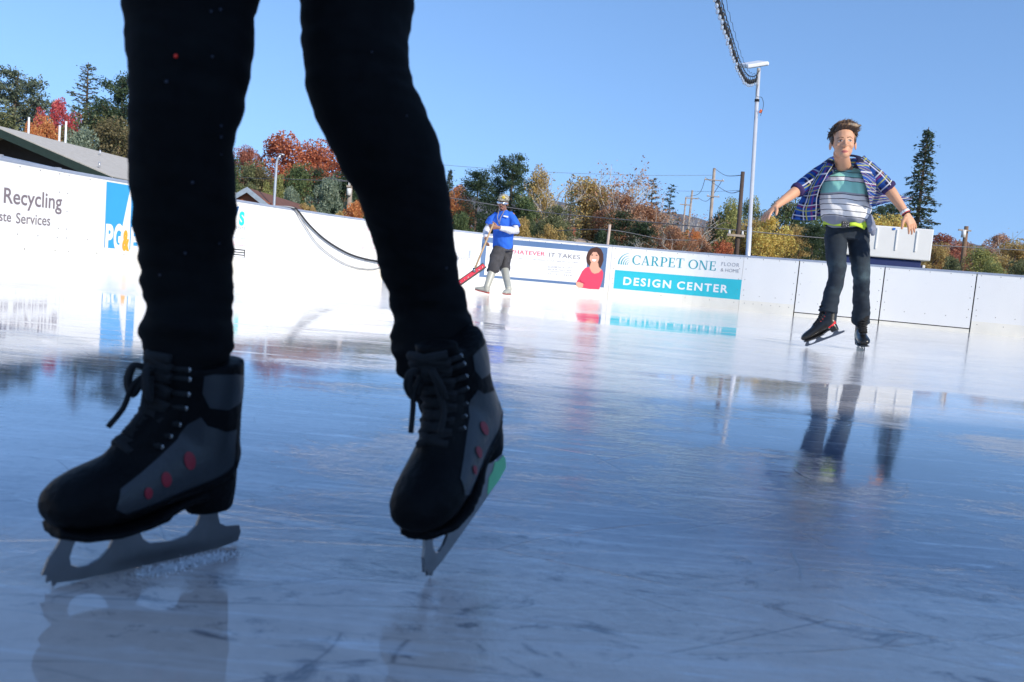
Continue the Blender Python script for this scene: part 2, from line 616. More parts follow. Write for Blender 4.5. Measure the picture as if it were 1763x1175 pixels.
for i, (a, b) in enumerate(zip(seams, seams[1:])):
    gate = i in (13, 14)
    g = .010 if i in (13, 14, 15) else .0025
    g2 = .010 if i in (12, 13, 14) else .0025
    lab = board_labels[i] if i < len(board_labels) else None
    if lab is None:
        lab = ['blank white rink board curving round the right-hand corner', 'blank white rink board in the curve just past the picture\'s right edge', 'blank white rink board along the right side', 'white rink board midway along the right side', 'white rink board low on the right side near the camera', 'white rink board on the right side beside the camera', 'last white rink board on the right side behind the camera'][min(6, i - len(board_labels))]
    c = bpos((a + b) / 2)
    t_ = thing('rink_board', lab, 'rink board', c, 'rink boards round the ice')
    geo = [(*strip(a + g, b - g2, .205 if not gate else .075, HB - .03, 0, .05), m_board)]
    if gate:
        geo.append((*strip(a + g, b - g2, .0, .058, .004, .05), m_kick))
        geo.append((*strip(a + g, b - g2, .0581, .0749, -.012, .03), m_gap))
    k = int((b - a) / .3)
    for j in range(k + 1):
        ss = a + .07 + (b - a - .14) * j / max(1, k)
        for z in (.30 if not gate else .26, HB - .06):
            geo.append((*knob(ss, z, .001), m_bolt))
    for z in (.4, .6, .8):
        for ss in (a + .06, b - .06):
            geo.append((*knob(ss, z, .001), m_bolt))
    mk('panel', geo, m_board, t_, False)
    if not gate:
        mk('kick_plate', [(*strip(a + g, b - g2, .0, .2049, .006, .05), m_kick)] + [(*knob(a + .1 + (b - a - .2) * j / 5, .15, .0065), m_bolt) for j in range(6)], m_kick, t_, False)
    mk('top_rail', strip(a + .001, b - .001, HB - .0299, HB, .010, .075), m_rail, t_, False)
    # steel upright behind each seam
    pp = bpos(b, -.085, 0)
    mk('upright', box((pp.x, pp.y, HB / 2 - .03), (.05, .05, HB - .08)), m_gap if i in (12, 13, 14) else m_rail, t_, False)

# ---- writing and adverts on the boards
scuffed(m_board, .45)
scuffed(m_kick, .7)


def bend(pts2, faces, off):
    return [bpos(s_, off, z_) for s_, z_ in pts2], faces


def wrect(px4, off):
    """px4: TL, TR, BR, BL photo pixels -> rectangle on the boards"""
    q = [wall(*p) for p in px4]
    s0, s1 = (q[0][0] + q[3][0]) / 2, (q[1][0] + q[2][0]) / 2
    n = max(2, int((s1 - s0) / .15))
    pts, Fc = [], []
    for i in range(n + 1):
        f = i / n
        s_ = s0 + (s1 - s0) * f
        pts += [(s_, q[3][1] * (1 - f) + q[2][1] * f), (s_, q[0][1] * (1 - f) + q[1][1] * f)]
    for i in range(n):
        Fc.append([2 * i, 2 * i + 2, 2 * i + 3, 2 * i + 1])
    return bend(pts, Fc, off)


def wpoly(pxs, off):
    q = [wall(*p) for p in pxs]
    return bend(q, [list(range(len(q)))], off)


def font_geo(body, bold=0.0, shear=0.0, space=1.0):
    c = bpy.data.curves.new('txt', 'FONT')
    c.body = body
    c.offset = bold
    c.shear = shear
    c.space_character = space
    c.resolution_u = 4
    o = bpy.data.objects.new('txt', c)
    COL.objects.link(o)
    dg = bpy.context.evaluated_depsgraph_get()
    dg.update()
    me = bpy.data.meshes.new_from_object(o.evaluated_get(dg))
    V = [(v.co.x, v.co.y) for v in me.vertices]
    Fc = [list(p.vertices) for p in me.polygons]
    bpy.data.objects.remove(o)
    bpy.data.meshes.remove(me)
    return V, Fc


def wtext(body, p0, p1, cap, off, bold=0.0, shear=0.0, space=1.0, geo=None):
    """writing from photo pixel p0 to p1 (its base line), cap = height of a capital in photo pixels"""
    V, Fc = geo if geo else font_geo(body, bold, shear, space)
    x0 = min(v[0] for v in V)
    x1 = max(v[0] for v in V)
    ch = .729 if not geo else 1.0
    (s0, z0), (s1, z1) = wall(*p0), wall(*p1)
    zt = wall(p0[0], p0[1] - cap)[1] - z0
    zt2 = wall(p1[0], p1[1] - cap)[1] - z1
    pts = []
    for x, y in V:
        f = (x - x0) / (x1 - x0)
        pts.append((s0 + (s1 - s0) * f, z0 + (z1 - z0) * f + y / ch * (zt * (1 - f) + zt2 * f)))
    return bend(pts, Fc, off)


def mkeach(name, lst, m, parent, smooth=False):
    return [mk(name, (g[0], g[1]), g[2], parent, smooth) for g in lst]


def banner(label, name='banner', cat='banner', px=(0, 0)):
    s_, z_ = wall(*px)
    return thing(name, label, cat, bpos(s_, .01, 0.0), 'adverts on the rink boards')


def vinyl(name, col):
    return mat(name, col, .35, vary=.03, vs=3)


m_bt = vinyl('grey_brown_vinyl', (.20, .16, .17))
b1 = banner('grey lettering reading Recycling over Waste Services on the leftmost white board', px=(60, 370))
mkeach('lettering', [(*wtext('Recycling', (6, 349), (106, 361), 27.5, .003, .012), m_bt), (*wtext('Services', (27, 384.5), (86, 389), 19, .003, .006), m_bt),
                 (*wtext('Waste', (-30, 377), (18.6, 382.5), 18, .003, .006), m_bt), (*wtext('&', (-40, 344), (-20, 347), 27, .003, .01), m_bt)], m_bt, b1, False)
m_pb = vinyl('sky_blue_vinyl', (.04, .33, .70))
m_pw = vinyl('white_vinyl', (.82, .82, .82))
m_po = vinyl('orange_vinyl', (.9, .38, .03))
b2 = banner('blue and white sign reading PG&E with an orange ampersand', px=(208, 370))
mkeach('blue_field', [(*wpoly([(183.4, 313), (225, 320), (207.5, 404), (206.5, 428.8), (179, 426.5)], .004), m_pb), (*wpoly([(226.8, 320.3), (241, 322.5), (236, 431), (222.5, 430)], .004), m_pb)], m_pb, b2, False)
mkeach('letter', [(*wtext('P', (180, 427.5), (193.5, 428.5), 42, .0062, .05), m_pw), (*wtext('G', (194, 429.3), (208.5, 430.4), 44, .0065, .05), m_pw),
                 (*wtext('E', (223.5, 430.5), (235.5, 431.5), 40, .0062, .05), m_pw)], m_pw, b2, False)
mk('ampersand', wtext('&', (209.5, 429.5), (221.5, 430.5), 34, .0075, .05), m_po, b2, False)
m_teal = vinyl('bright_teal_vinyl', (.02, .62, .60))
m_navy = vinyl('navy_vinyl', (.03, .12, .3))
m_pink = vinyl('faded_pink_vinyl', (.78, .40, .46))
m_fade = vinyl('faded_grey_vinyl', (.30, .31, .34))
m_fblue = vinyl('faded_blue_vinyl', (.35, .42, .75))
m_blk = vinyl('black_vinyl', (.03, .03, .03))
b3 = banner('small sign with a big turquoise letter s over rows of fine print', px=(413, 400))
g3 = [(*wtext('S', (411, 386.3), (420, 387.8), 22.5, .004, .05), m_teal), (*wpoly([(406, 356), (411.8, 355.5), (409.5, 363), (406.5, 370), (402, 370)], .004), m_navy),
      (*wrect([(399, 428), (422, 430.5), (421, 444), (398, 441.5)], .003), m_blk)]
for k in range(3):
    y = 430.3 + k * 4.3
    g3.append((*wrect([(400, y), (420, y + 2.0), (419.6, y + 4.4), (399.6, y + 2.4)], .0045), m_pw))
g3 += [(*wtext('EVENTS', (398, 393.5), (422, 396), 5, .003), m_fade), (*wtext('Parties & Lessons', (396, 409.5), (422, 412), 3, .003), m_fblue),
       (*wtext('Open daily', (398, 417.5), (414, 419), 3, .003), m_pink), (*wtext('All ages', (400, 422.5), (422, 424.5), 3.5, .003), m_pink)]
mkeach('lettering', g3, m_teal, b3, False)
b4 = banner('faded pink lines of handwriting beside the near skater\'s bent knee', px=(640, 410))
g4 = []
for tx, x0, x1, y in (('Find your', 626, 668, 397), ("You'll love", 625, 672, 408), ('on our ice', 623.5, 668, 418), ('guide and', 622.5, 664, 428)):
    g4.append((*wtext(tx, (x0, y), (x1, y + (x1 - x0) * .09), 6, .003), m_pink))
g4 += [(*wtext('skate everyday', (627, 449), (690, 452.5), 4.5, .003, .02), m_fade), (*wtext('join the fun', (626, 457), (686, 460), 4, .003), m_pink)]
mkeach('lettering', g4, m_pink, b4, False)
b5 = banner('pale grey slanted word on the board between the near skater\'s knee and the squeegee', px=(796, 440))
mk('lettering', [(*wtext('antastic', (770, 446), (809, 448.5), 8, .003, 0, .4), m_fade)], m_fade, b5, False)

# blue-framed advert with a portrait
b6 = banner('advert with wide blue frame, red and grey writing and a woman\'s portrait', px=(935, 455))
m_frame = vinyl('slate_blue_print', (.10, .18, .33))
m_red = vinyl('crimson_print', (.66, .05, .12))
m_dg = vinyl('dark_grey_print', (.16, .16, .18))
mk('blue_frame', wrect([(830.5, 408), (1045.9, 426.8), (1039.6, 499.8), (824.5, 482)], .003), m_frame, b6, False)
mk('white_field', wrect([(838.5, 418), (1012.8, 433.7), (1007, 488), (833, 473.5)], .0045), m_pw, b6, False)
mkeach('lettering', [(*wtext('WHATEVER', (871.5, 436.5), (938, 441.3), 7.6, .006, .012), m_red), (*wtext('IT TAKES', (945, 442.3), (998.4, 447), 7.6, .006, .008), m_dg),
                 (*wtext('LIFE IS WHERE YOUR STORY BEGINS. LET OUR TEAM GET YOU THERE.', (876, 444.8), (995.5, 454.2), 2.4, .006), m_dg),
                 (*wtext('ELIZABETH OLCOTT', (943.7, 461), (984.2, 463.8), 3.2, .006), m_dg), (*wtext('BROKER ASSOCIATE', (943.5, 465), (984, 467.6), 2.4, .006), m_dg),
                 (*wrect([(943.2, 466.8), (984, 469.6), (984, 470.2), (943.2, 467.4)], .006), m_dg),
                 (*wtext('707 312 0858', (943, 473), (984, 476.2), 3.2, .006, 0, 0, 1.3), m_dg), (*wtext('www.elizabetholcott.com', (899, 477), (965, 482), 2.6, .006, 0, 0, 1.2), m_fade),
                 (*wtext('HOMES', (868, 468.5), (880, 469.5), 3, .006), m_fade)], m_red, b6, False)


def zp(x, y):          # from the 8x enlargement of the advert to photo pixels
    return (840 + x / 8.014, 400 + y / 8.014)


m_hair = vinyl('brown_hair_print', (.07, .028, .018))
m_skin = vinyl('skin_print', (.72, .38, .26))
m_top = vinyl('pink_red_print', (.72, .06, .12))
m_topd = vinyl('deep_red_print', (.5, .03, .08))
port = [
    ([(1500, 205), (1560, 230), (1592, 300), (1595, 390), (1575, 450), (1555, 495), (1500, 480), (1440, 450), (1400, 470), (1362, 420), (1355, 350), (1375, 280), (1420, 225)], m_hair, .006),
    ([(1420, 420), (1520, 420), (1530, 480), (1570, 520), (1540, 555), (1470, 580), (1430, 550), (1400, 490)], m_skin, .0072),
    ([(1395, 478), (1430, 555), (1470, 575), (1530, 560), (1572, 515), (1592, 560), (1585, 640), (1560, 720), (1535, 790), (1400, 785), (1290, 768), (1220, 690), (1250, 640), (1300, 540), (1345, 492)], m_top, .0084),
    ([(1268, 640), (1330, 668), (1430, 680), (1440, 700), (1300, 715), (1262, 700)], m_topd, .0096),
    ([(1212, 690), (1262, 690), (1315, 712), (1310, 760), (1262, 768), (1222, 745)], m_skin, .0108),
    ([(1370, 705), (1440, 695), (1442, 712), (1380, 725)], m_skin, .0108),
    ([(x_ + 1468, y_ + 345) for x_, y_ in oval(0, 0, 68, 95, 18)], m_skin, .0084),
    ([(1480, 225), (1540, 250), (1565, 330), (1560, 400), (1535, 420), (1535, 330), (1500, 275), (1450, 275), (1410, 330), (1395, 420), (1372, 400), (1375, 300), (1420, 240)], m_hair, .0096),
    ([(1432, 375), (1500, 378), (1485, 400), (1462, 406), (1442, 396)], m_pw, .0096),
    ([(1425, 312), (1450, 308), (1450, 322), (1428, 324)], m_hair, .0096), ([(1488, 312), (1512, 316), (1510, 328), (1488, 324)], m_hair, .0096),
]
mk('portrait', [(*wpoly([zp(*p) for p in pl], of), mm) for pl, mm, of in port], m_top, b6, False)

# turquoise sign with serif letters
def q4(a, b, w0, w1=None):
    w1 = w0 if w1 is None else w1
    return [(a[0] - w0 / 2, a[1]), (a[0] + w0 / 2, a[1]), (b[0] + w1 / 2, b[1]), (b[0] - w1 / 2, b[1])]


def rct(x0, y0, x1, y1):
    return [(x0, y0), (x1, y0), (x1, y1), (x0, y1)]


def arc_q(cx, cy, a, b, ai, bi, t0, t1, n=14):
    out = []
    for k in range(n):
        u, v = R(t0 + (t1 - t0) * k / n), R(t0 + (t1 - t0) * (k + 1) / n)
        out.append([(cx + a * math.cos(u), cy + b * math.sin(u)), (cx + a * math.cos(v), cy + b * math.sin(v)), (cx + ai * math.cos(v), cy + bi * math.sin(v)), (cx + ai * math.cos(u), cy + bi * math.sin(u))])
    return out


def serif(ch):
    if ch == 'C':
        return arc_q(.44, .5, .44, .52, .30, .46, 48, 318) + [rct(.70, .70, .75, .98), rct(.72, .06, .76, .2)], .8
    if ch == 'O':
        return arc_q(.46, .5, .46, .52, .31, .46, 0, 360, 22), .92
    if ch == 'A':
        return [q4((.12, .02), (.42, 1.02), .05, .05), q4((.70, .02), (.42, 1.02), .15, .1), rct(.22, .32, .6, .37), rct(0, 0, .26, .035), rct(.54, 0, .86, .035)], .86
    if ch == 'R':
        return [rct(.12, 0, .26, 1), rct(0, 0, .38, .035), rct(0, .965, .12, 1)] + arc_q(.34, .73, .32, .27, .18, .22, -90, 90) + [rct(.26, .95, .36, 1), rct(.26, .46, .36, .51), q4((.72, 0), (.40, .47), .16, .15), rct(.62, 0, .84, .035)], .84
    if ch == 'P':
        return [rct(.12, 0, .26, 1), rct(0, 0, .38, .035), rct(0, .965, .12, 1)] + arc_q(.34, .72, .34, .28, .2, .23, -90, 90) + [rct(.26, .95, .36, 1), rct(.26, .44, .36, .49)], .7
    if ch == 'E':
        return [rct(.12, 0, .26, 1), rct(0, 0, .12, .035), rct(0, .965, .12, 1), rct(.26, 0, .66, .05), rct(.26, .95, .62, 1), rct(.26, .49, .5, .54), rct(.6, .05, .67, .26), rct(.58, .76, .62, .95), rct(.47, .4, .51, .63)], .72
    if ch == 'T':
        return [rct(.3, 0, .44, .95), rct(.18, 0, .56, .03), rct(0, .95, .74, 1), rct(0, .76, .035, .95), rct(.705, .76, .74, .95)], .76
    if ch == 'N':
        return [rct(.1, 0, .15, 1), rct(.72, 0, .77, 1), q4((.70, 0), (.16, 1), .12, .16), rct(0, 0, .26, .035), rct(.6, .965, .88, 1), rct(0, .965, .1, 1)], .9


def serif_text(body):
    V, Fc = [], []
    x = 0
    for ch in body:
        if ch == ' ':
            x += .35
            continue
        ps, adv = serif(ch)
        for p in ps:
            o = len(V)
            V += [(a + x, b) for a, b in p]
            Fc.append(list(range(o, o + len(p))))
        x += adv + .06
    return V, Fc


def layered(geo, d=.0003):
    """separate overlapping strokes by a hair so no two lie in one plane"""
    V, Fc = geo
    out = []
    return V, Fc


b7 = banner('white sign with CARPET ONE in teal serif letters over a turquoise DESIGN CENTER band', px=(1165, 475))
m_tq = vinyl('turquoise_vinyl', (.03, .50, .60))
m_tl = vinyl('teal_vinyl', (.02, .33, .40))
mk('turquoise_band', wrect([(1058.4, 465), (1277, 482.2), (1273.5, 519.5), (1056.3, 501.4)], .003), m_tq, b7, False)
sg = []
for body, p0, p1, cap in (('CARPET', (1088.2, 455.6), (1176.8, 462), 16.3), ('ONE', (1184.5, 462.6), (1232, 466.4), 15.6)):
    V_, F2 = wtext(body, p0, p1, cap, .003, geo=serif_text(body))
    # lift each stroke slightly more than the one before
    for k, f in enumerate(F2):
        dz = .0004 * (k % 9)
        for i in f:
            v = V_[i]
            V_[i] = v - (Vector((v.x, v.y, 0)).normalized()) * dz
    sg.append((V_, F2, m_tl))
sg += [(*wtext('FLOOR', (1242, 457.6), (1272.5, 460), 6.6, .003, -.005, 0, 1.2), m_fade), (*wtext('& HOME', (1240.6, 467.6), (1272, 470.2), 6.2, .003, -.005), m_fade)]
for k, (rr0, wd0) in enumerate(((22.5, 2.6), (18, 2.2), (14, 1.7), (10.5, 1.4), (7.3, 1.1))):
    o_, i_ = [], []
    for j in range(11):
        an = R(180 - 8 * j)
        th = wd0 * (1 - j / 13)
        c_, n_ = math.cos(an), math.sin(an)
        o_.append((1086.5 + rr0 * c_, 457.3 - rr0 * .92 * n_ + .09 * rr0 * c_))
        i_.append((1086.5 + (rr0 - th) * c_, 457.3 - (rr0 - th) * .92 * n_ + .09 * rr0 * c_))
    q = [wall(*p) for p in o_ + i_]
    sg.append((*bend(q, [[j, j + 1, 11 + j + 1, 11 + j] for j in range(10)], .003), m_tl))
mkeach('teal_lettering', sg, m_tl, b7, False)
mkeach('white_lettering', [(*wtext('DESIGN', (1072.6, 490.2), (1154.8, 496.6), 13.6, .0045, .028, 0, 1.25), m_pw), (*wtext('CENTER', (1165, 497.6), (1252.7, 504.6), 13.6, .0045, .028, 0, 1.25), m_pw)], m_pw, b7, False)

# ================================================================== TREES
def leaf_mat(name, cols, trans=.35):
    """cols: dark, mid, light"""
    if name in MC:
        return MC[name]
    m, t, p = base_mat(name)
    out = t.nodes['Material Output']
    g = nd(t, 'NewGeometry')
    tc = nd(t, 'TexCoord').outputs['Object']
    nz = noise_n(t, tc, .9, 3).outputs[0]
    f = ma(t, 'ADD', ma(t, 'MULTIPLY', g.outputs['Random Per Island'], .55), ma(t, 'MULTIPLY', nz, .6))
    cols = [tuple(min(.75, (v * .80 + (q[0] * .3 + q[1] * .55 + q[2] * .15) * .20) * 1.75 + .005) for v in q) for q in cols]
    c = ramp(t, f, [(.25, cols[0]), (.55, cols[1]), (.9, cols[2])])
    t.links.new(c, p.inputs['Base Color'])
    p.inputs['Roughness'].default_value = .6
    p.inputs['Specular IOR Level'].default_value = .3
    tr = nd(t, 'BsdfTranslucent', {'Color': c})
    mx = nd(t, 'MixShader', {0: trans, 1: p.outputs[0], 2: tr.outputs[0]})
    t.links.new(mx.outputs[0], out.inputs[0])
    MC[name] = m
    return m


LEAF = {
    'dark': ((.012, .028, .012), (.028, .055, .02), (.06, .09, .03)),
    'green': ((.03, .055, .015), (.065, .10, .025), (.12, .16, .04)),
    'olive': ((.05, .06, .02), (.10, .115, .035), (.17, .17, .06)),
    'brownolive': ((.06, .05, .02), (.12, .10, .035), (.20, .15, .05)),
    'sage': ((.07, .10, .06), (.13, .17, .105), (.22, .26, .17)),
    'greygreen': ((.04, .06, .035), (.085, .11, .06), (.16, .18, .10)),
    'yellowgreen': ((.10, .12, .02), (.19, .20, .04), (.33, .29, .05)),
    'gold': ((.17, .10, .02), (.30, .20, .04), (.46, .32, .07)),
    'yellow': ((.28, .16, .015), (.48, .30, .02), (.62, .42, .05)),
    'orange': ((.22, .055, .01), (.46, .14, .015), (.58, .24, .03)),
    'burnt': ((.16, .035, .01), (.36, .085, .018), (.50, .15, .035)),
    'rust': ((.16, .07, .03), (.30, .14, .06), (.42, .22, .10)),
    'redbrown': ((.14, .03, .02), (.26, .07, .035), (.36, .13, .06)),
    'red': ((.20, .012, .02), (.42, .03, .045), (.5, .09, .06)),
}
m_bark = mat('brown_bark', (.11, .075, .05), .9, vary=.3, vs=3)
m_whitebark = mat('pale_bark', (.50, .46, .40), .8, vary=.25, vs=2)


def leafquad(rng, c, size, aspect=.6, up=.0, d=None):
    n = Vector((rng.gauss(0, 1), rng.gauss(0, 1), rng.gauss(0, 1) + up)).normalized()
    if d is None:
        d = Vector((rng.gauss(0, 1), rng.gauss(0, 1), rng.gauss(0, 1)))
    a = d - n * d.dot(n)
    if a.length < 1e-4:
        a = n.orthogonal()
    a.normalize()
    b = n.cross(a)
    s = size * rng.uniform(.6, 1.3)
    return [c + a * s * .5, c + b * s * aspect * .5, c - a * s * .5, c - b * s * aspect * .5]


def branch(rng, p, d, L, r0, r1, seg=4, wob=.18, grav=0.0):
    pts = [p.copy()]
    d = d.normalized()
    for i in range(seg):
        d = (d + Vector((rng.gauss(0, wob), rng.gauss(0, wob), rng.gauss(0, wob) + grav))).normalized()
        pts.append(pts[-1] + d * (L / seg))
    rr = [r0 + (r1 - r0) * i / seg for i in range(seg + 1)]
    return pts, rr, d


TREES = {}


def species(kind):
    """unit trees 10 m tall: (trunk geometry, crown geometry)"""
    if kind in TREES:
        return TREES[kind]
    base, seed = kind.split(':')
    rng = random.Random(kind)
    T, LQ = [], []
    V3 = Vector
    if base in ('broad', 'shrub', 'cypress', 'bush'):
        if base == 'broad':
            pts = [V3((0, 0, 0)), V3((rng.gauss(0, .1), 0, 2)), V3((rng.gauss(0, .3), rng.gauss(0, .2), 4.5)), V3((rng.gauss(0, .4), 0, 8))]
            T.append(tube(pts, [.26, .2, .14, .03], 7))
            blobs = []
            for k in range(58):
                z = rng.uniform(1.4, 9.4)
                prof = 3.1 * math.sin(PI * min(1, (z / 9.9)) ** .85) ** .6 * (1 if z < 6 else 1)
                a = rng.uniform(0, 2 * PI)
                rr = prof * rng.uniform(.25, 1.05)
                blobs.append((V3((rr * math.cos(a), rr * math.sin(a), z)), rng.uniform(.55, 1.15)))
            for c, r in blobs[:16]:
                b = V3((0, 0, max(1.5, c.z - 2.0)))
                mid = b.lerp(c, .5) + V3((0, 0, -.2))
                T.append(tube([b, mid, c], [.09, .05, .02], 5))
            for c, r in blobs:
                for _ in range(int(270 * r)):
                    d = V3((rng.gauss(0, 1), rng.gauss(0, 1), rng.gauss(0, .8))).normalized() * r * rng.uniform(.45, 1.0) ** .6
                    LQ.append(leafquad(rng, c + d, .2, .7, .6))
        elif base in ('shrub', 'bush'):
            for k in range(5):
                d = V3((rng.gauss(0, .5), rng.gauss(0, .5), 1))
                pts, rr, _ = branch(rng, V3((0, 0, 0)), d, 7, .12, .02)
                T.append(tube(pts, rr, 5))
            for k in range(62):
                z = rng.uniform(.3, 9.3)
                prof = 5.2 * math.sqrt(max(0, 1 - (z / 10) ** 2.2))
                a = rng.uniform(0, 2 * PI)
                rr = prof * rng.uniform(.2, 1.0)
                r = rng.uniform(.7, 1.3)
                c = V3((rr * math.cos(a), rr * math.sin(a), z))
                for _ in range(int(200 * r)):
                    d = V3((rng.gauss(0, 1), rng.gauss(0, 1), rng.gauss(0, 1))).normalized() * r * rng.uniform(.4, 1) ** .6
                    LQ.append(leafquad(rng, c + d, .29, .65, .5))
        else:
            T.append(tube([V3((0, 0, 0)), V3((0, 0, 9))], [.25, .03], 7))
            for k in range(120):
                z = 10 * (rng.random() ** .8) * .95 + .2
                prof = 2.5 * (1 - (z / 10.4) ** 1.6) ** .8
                a = rng.uniform(0, 2 * PI)
                rr = prof * rng.uniform(.45, 1.05)
                c = V3((rr * math.cos(a), rr * math.sin(a), z))
                dd = V3((math.cos(a), math.sin(a), .35))
                for _ in range(110):
                    d = dd * rng.uniform(-.5, .7) + V3((rng.gauss(0, .28), rng.gauss(0, .28), rng.gauss(0, .14)))
                    LQ.append(leafquad(rng, c + d, .2, .5, 1.6))
    elif base == 'pine':
        pts = [V3((0, 0, 0)), V3((.1, 0, 3)), V3((-.05, 0, 6)), V3((.1, 0, 9.6))]
        T.append(tube(pts, [.22, .17, .11, .03], 7))
        for k in range(34):
            z = 2.6 + 7.0 * (k / 33) + rng.uniform(-.15, .15)
            L = (3.1 if z < 6 else 3.1 * (1 - ((z - 6) / 4.6) ** 1.5)) * rng.uniform(.45, 1.08)
            a = k * 2.4 + rng.uniform(-.4, .4)
            d = V3((math.cos(a), math.sin(a), rng.uniform(.05, .5)))
            p0 = V3((0, 0, z - .4))
            pts, rr, _ = branch(rng, p0, d, max(.5, L), .055, .015, 4, .10, .06)
            T.append(tube(pts, rr, 5))
            for q in pts[2:]:
                for c in [q + V3((rng.gauss(0, .25), rng.gauss(0, .25), rng.gauss(.05, .12))) for _ in range(3)]:
                    r = rng.uniform(.28, .5)
                    for _ in range(42):
                        d2 = V3((rng.gauss(0, 1), rng.gauss(0, 1), rng.gauss(0, .6))).normalized() * r * rng.random() ** .5
                        LQ.append(leafquad(rng, c + d2, .19, .4, .4))
    elif base in ('redwood', 'spire', 'deodar'):
        T.append(tube([V3((0, 0, 0)), V3((.03, 0, 5)), V3((0, 0, 9.95))], [.2, .11, .015], 7))
        N_ = {'redwood': 150, 'spire': 90, 'deodar': 44}[base]
        for k in range(N_):
            f = (k / (N_ - 1))
            z = .8 + 9.0 * f
            wd = {'redwood': 2.0, 'spire': 2.6, 'deodar': 3.0}[base]
            L = (wd * (1 - f) ** .85 + .18) * rng.uniform(.6, 1.1)
            if base == 'deodar':
                L = (wd * (1 - f ** 1.3) + .3) * rng.uniform(.5, 1.1)
            a = k * 2.39996 + rng.uniform(-.5, .5)
            d = V3((math.cos(a), math.sin(a), rng.uniform(-.15, .15) if base != 'spire' else rng.uniform(0, .35)))
            pts, rr, _ = branch(rng, V3((0, 0, z)), d, L, .035, .01, 5, .05, -.045 if base == 'redwood' else .03)
            T.append(tube(pts, rr, 4))
            n = int((44 if base != 'deodar' else 110) * (.35 + L / wd))
            side = V3((-d.y, d.x, 0))
            for j in range(n):
                u = rng.uniform(.12, 1.0) * (len(pts) - 1)
                i = min(len(pts) - 2, int(u))
                q = pts[i].lerp(pts[i + 1], u - i)
                wid = .28 * (1.15 - u / (len(pts) - 1)) * (1.6 if base == 'deodar' else 1)
                q = q + side * rng.gauss(0, wid) + V3((0, 0, rng.gauss(-.06 if base == 'redwood' else 0, .045)))
                LQ.append(leafquad(rng, q, .24 if base != 'spire' else .2, .34, 1.8, d + side * rng.gauss(0, .9)))
    elif base == 'bare':
        def grow(p, d, L, r, lev):
            pts, rr, d2 = branch(rng, p, d, L, r, r * .55, 4, .13, .05)
            T.append(tube(pts, rr, 6 if lev < 2 else 4, cap=False))
            if lev >= 4:
                if rng.random() < .95:
                    for _ in range(5):
                        LQ.append(leafquad(rng, pts[-1] + V3((rng.gauss(0, .22), rng.gauss(0, .22), rng.gauss(0, .22))), .15, .75))
                return
            for k in range(3 if lev else 5):
                q = pts[-1] if k == 0 else pts[rng.randint(2, 4)]
                sp = .45 if lev else .6
                nd_ = (d2 + V3((rng.gauss(0, sp), rng.gauss(0, sp), rng.gauss(.12, sp * .6)))).normalized()
                grow(q, nd_, L * rng.uniform(.6, .85), r * .55, lev + 1)
        grow(V3((0, 0, 0)), V3((.05, 0, 1)), 3.2, .17, 0)
    V, Fc = [], []
    for q in LQ:
        o = len(V)
        V += q
        Fc.append([o, o + 1, o + 2, o + 3])
    tv, tf = join(T)
    top = max((v.z for v in V + tv))
    k = 10 / top
    V = [v * k for v in V]
    tv = [v * k for v in tv]
    me1 = bpy.data.meshes.new('trunk')
    me1.from_pydata([tuple(v) for v in tv], [], tf)
    me1.materials.append(m_bark)
    me1.polygons.foreach_set('use_smooth', [True] * len(me1.polygons))
    me2 = bpy.data.meshes.new('crown')
    me2.from_pydata([tuple(v) for v in V], [], Fc)
    me2.materials.append(m_bark)
    TREES[kind] = (me1, me2)
    return TREES[kind]


def base_kind(k):
    return k.split(':')[0] in ('broad', 'pine', 'bare', 'spire')


def plant(px, py, Y, kind, colour, wid, label, name=None, bark=None, group='trees beyond the rink', rot=None):
    top = at(px, py, Y)
    H = max(.6, top.z)
    me1, me2 = species(kind)
    nm = name or {'broad': 'tree', 'shrub': 'shrub', 'bush': 'shrub', 'cypress': 'cypress_tree', 'pine': 'pine_tree', 'redwood': 'redwood_tree', 'spire': 'conifer_tree', 'deodar': 'cedar_tree', 'bare': 'bare_tree'}[kind.split(':')[0]]
    t_ = thing(nm, label, nm.replace('_', ' '), (top.x, top.y, -.03), group)
    wid = wid * (1.22 if base_kind(kind) else 1.0)
    t_.scale = (H / 10 * wid, H / 10 * wid, (H + .03) / 10)
    rz = rot if rot is not None else (px * 1.37) % 6.28
    t_.rotation_euler = (0, 0, rz)
    for nme, me, mm in (('trunk', me1, bark or m_bark), ('crown', me2, leaf_mat('leaves_' + colour, LEAF[colour]))):
        o = bpy.data.objects.new(nme, me)
        COL.objects.link(o)
        o.parent = t_
        o.material_slots[0].link = 'OBJECT'
        o.material_slots[0].material = mm
    return t_


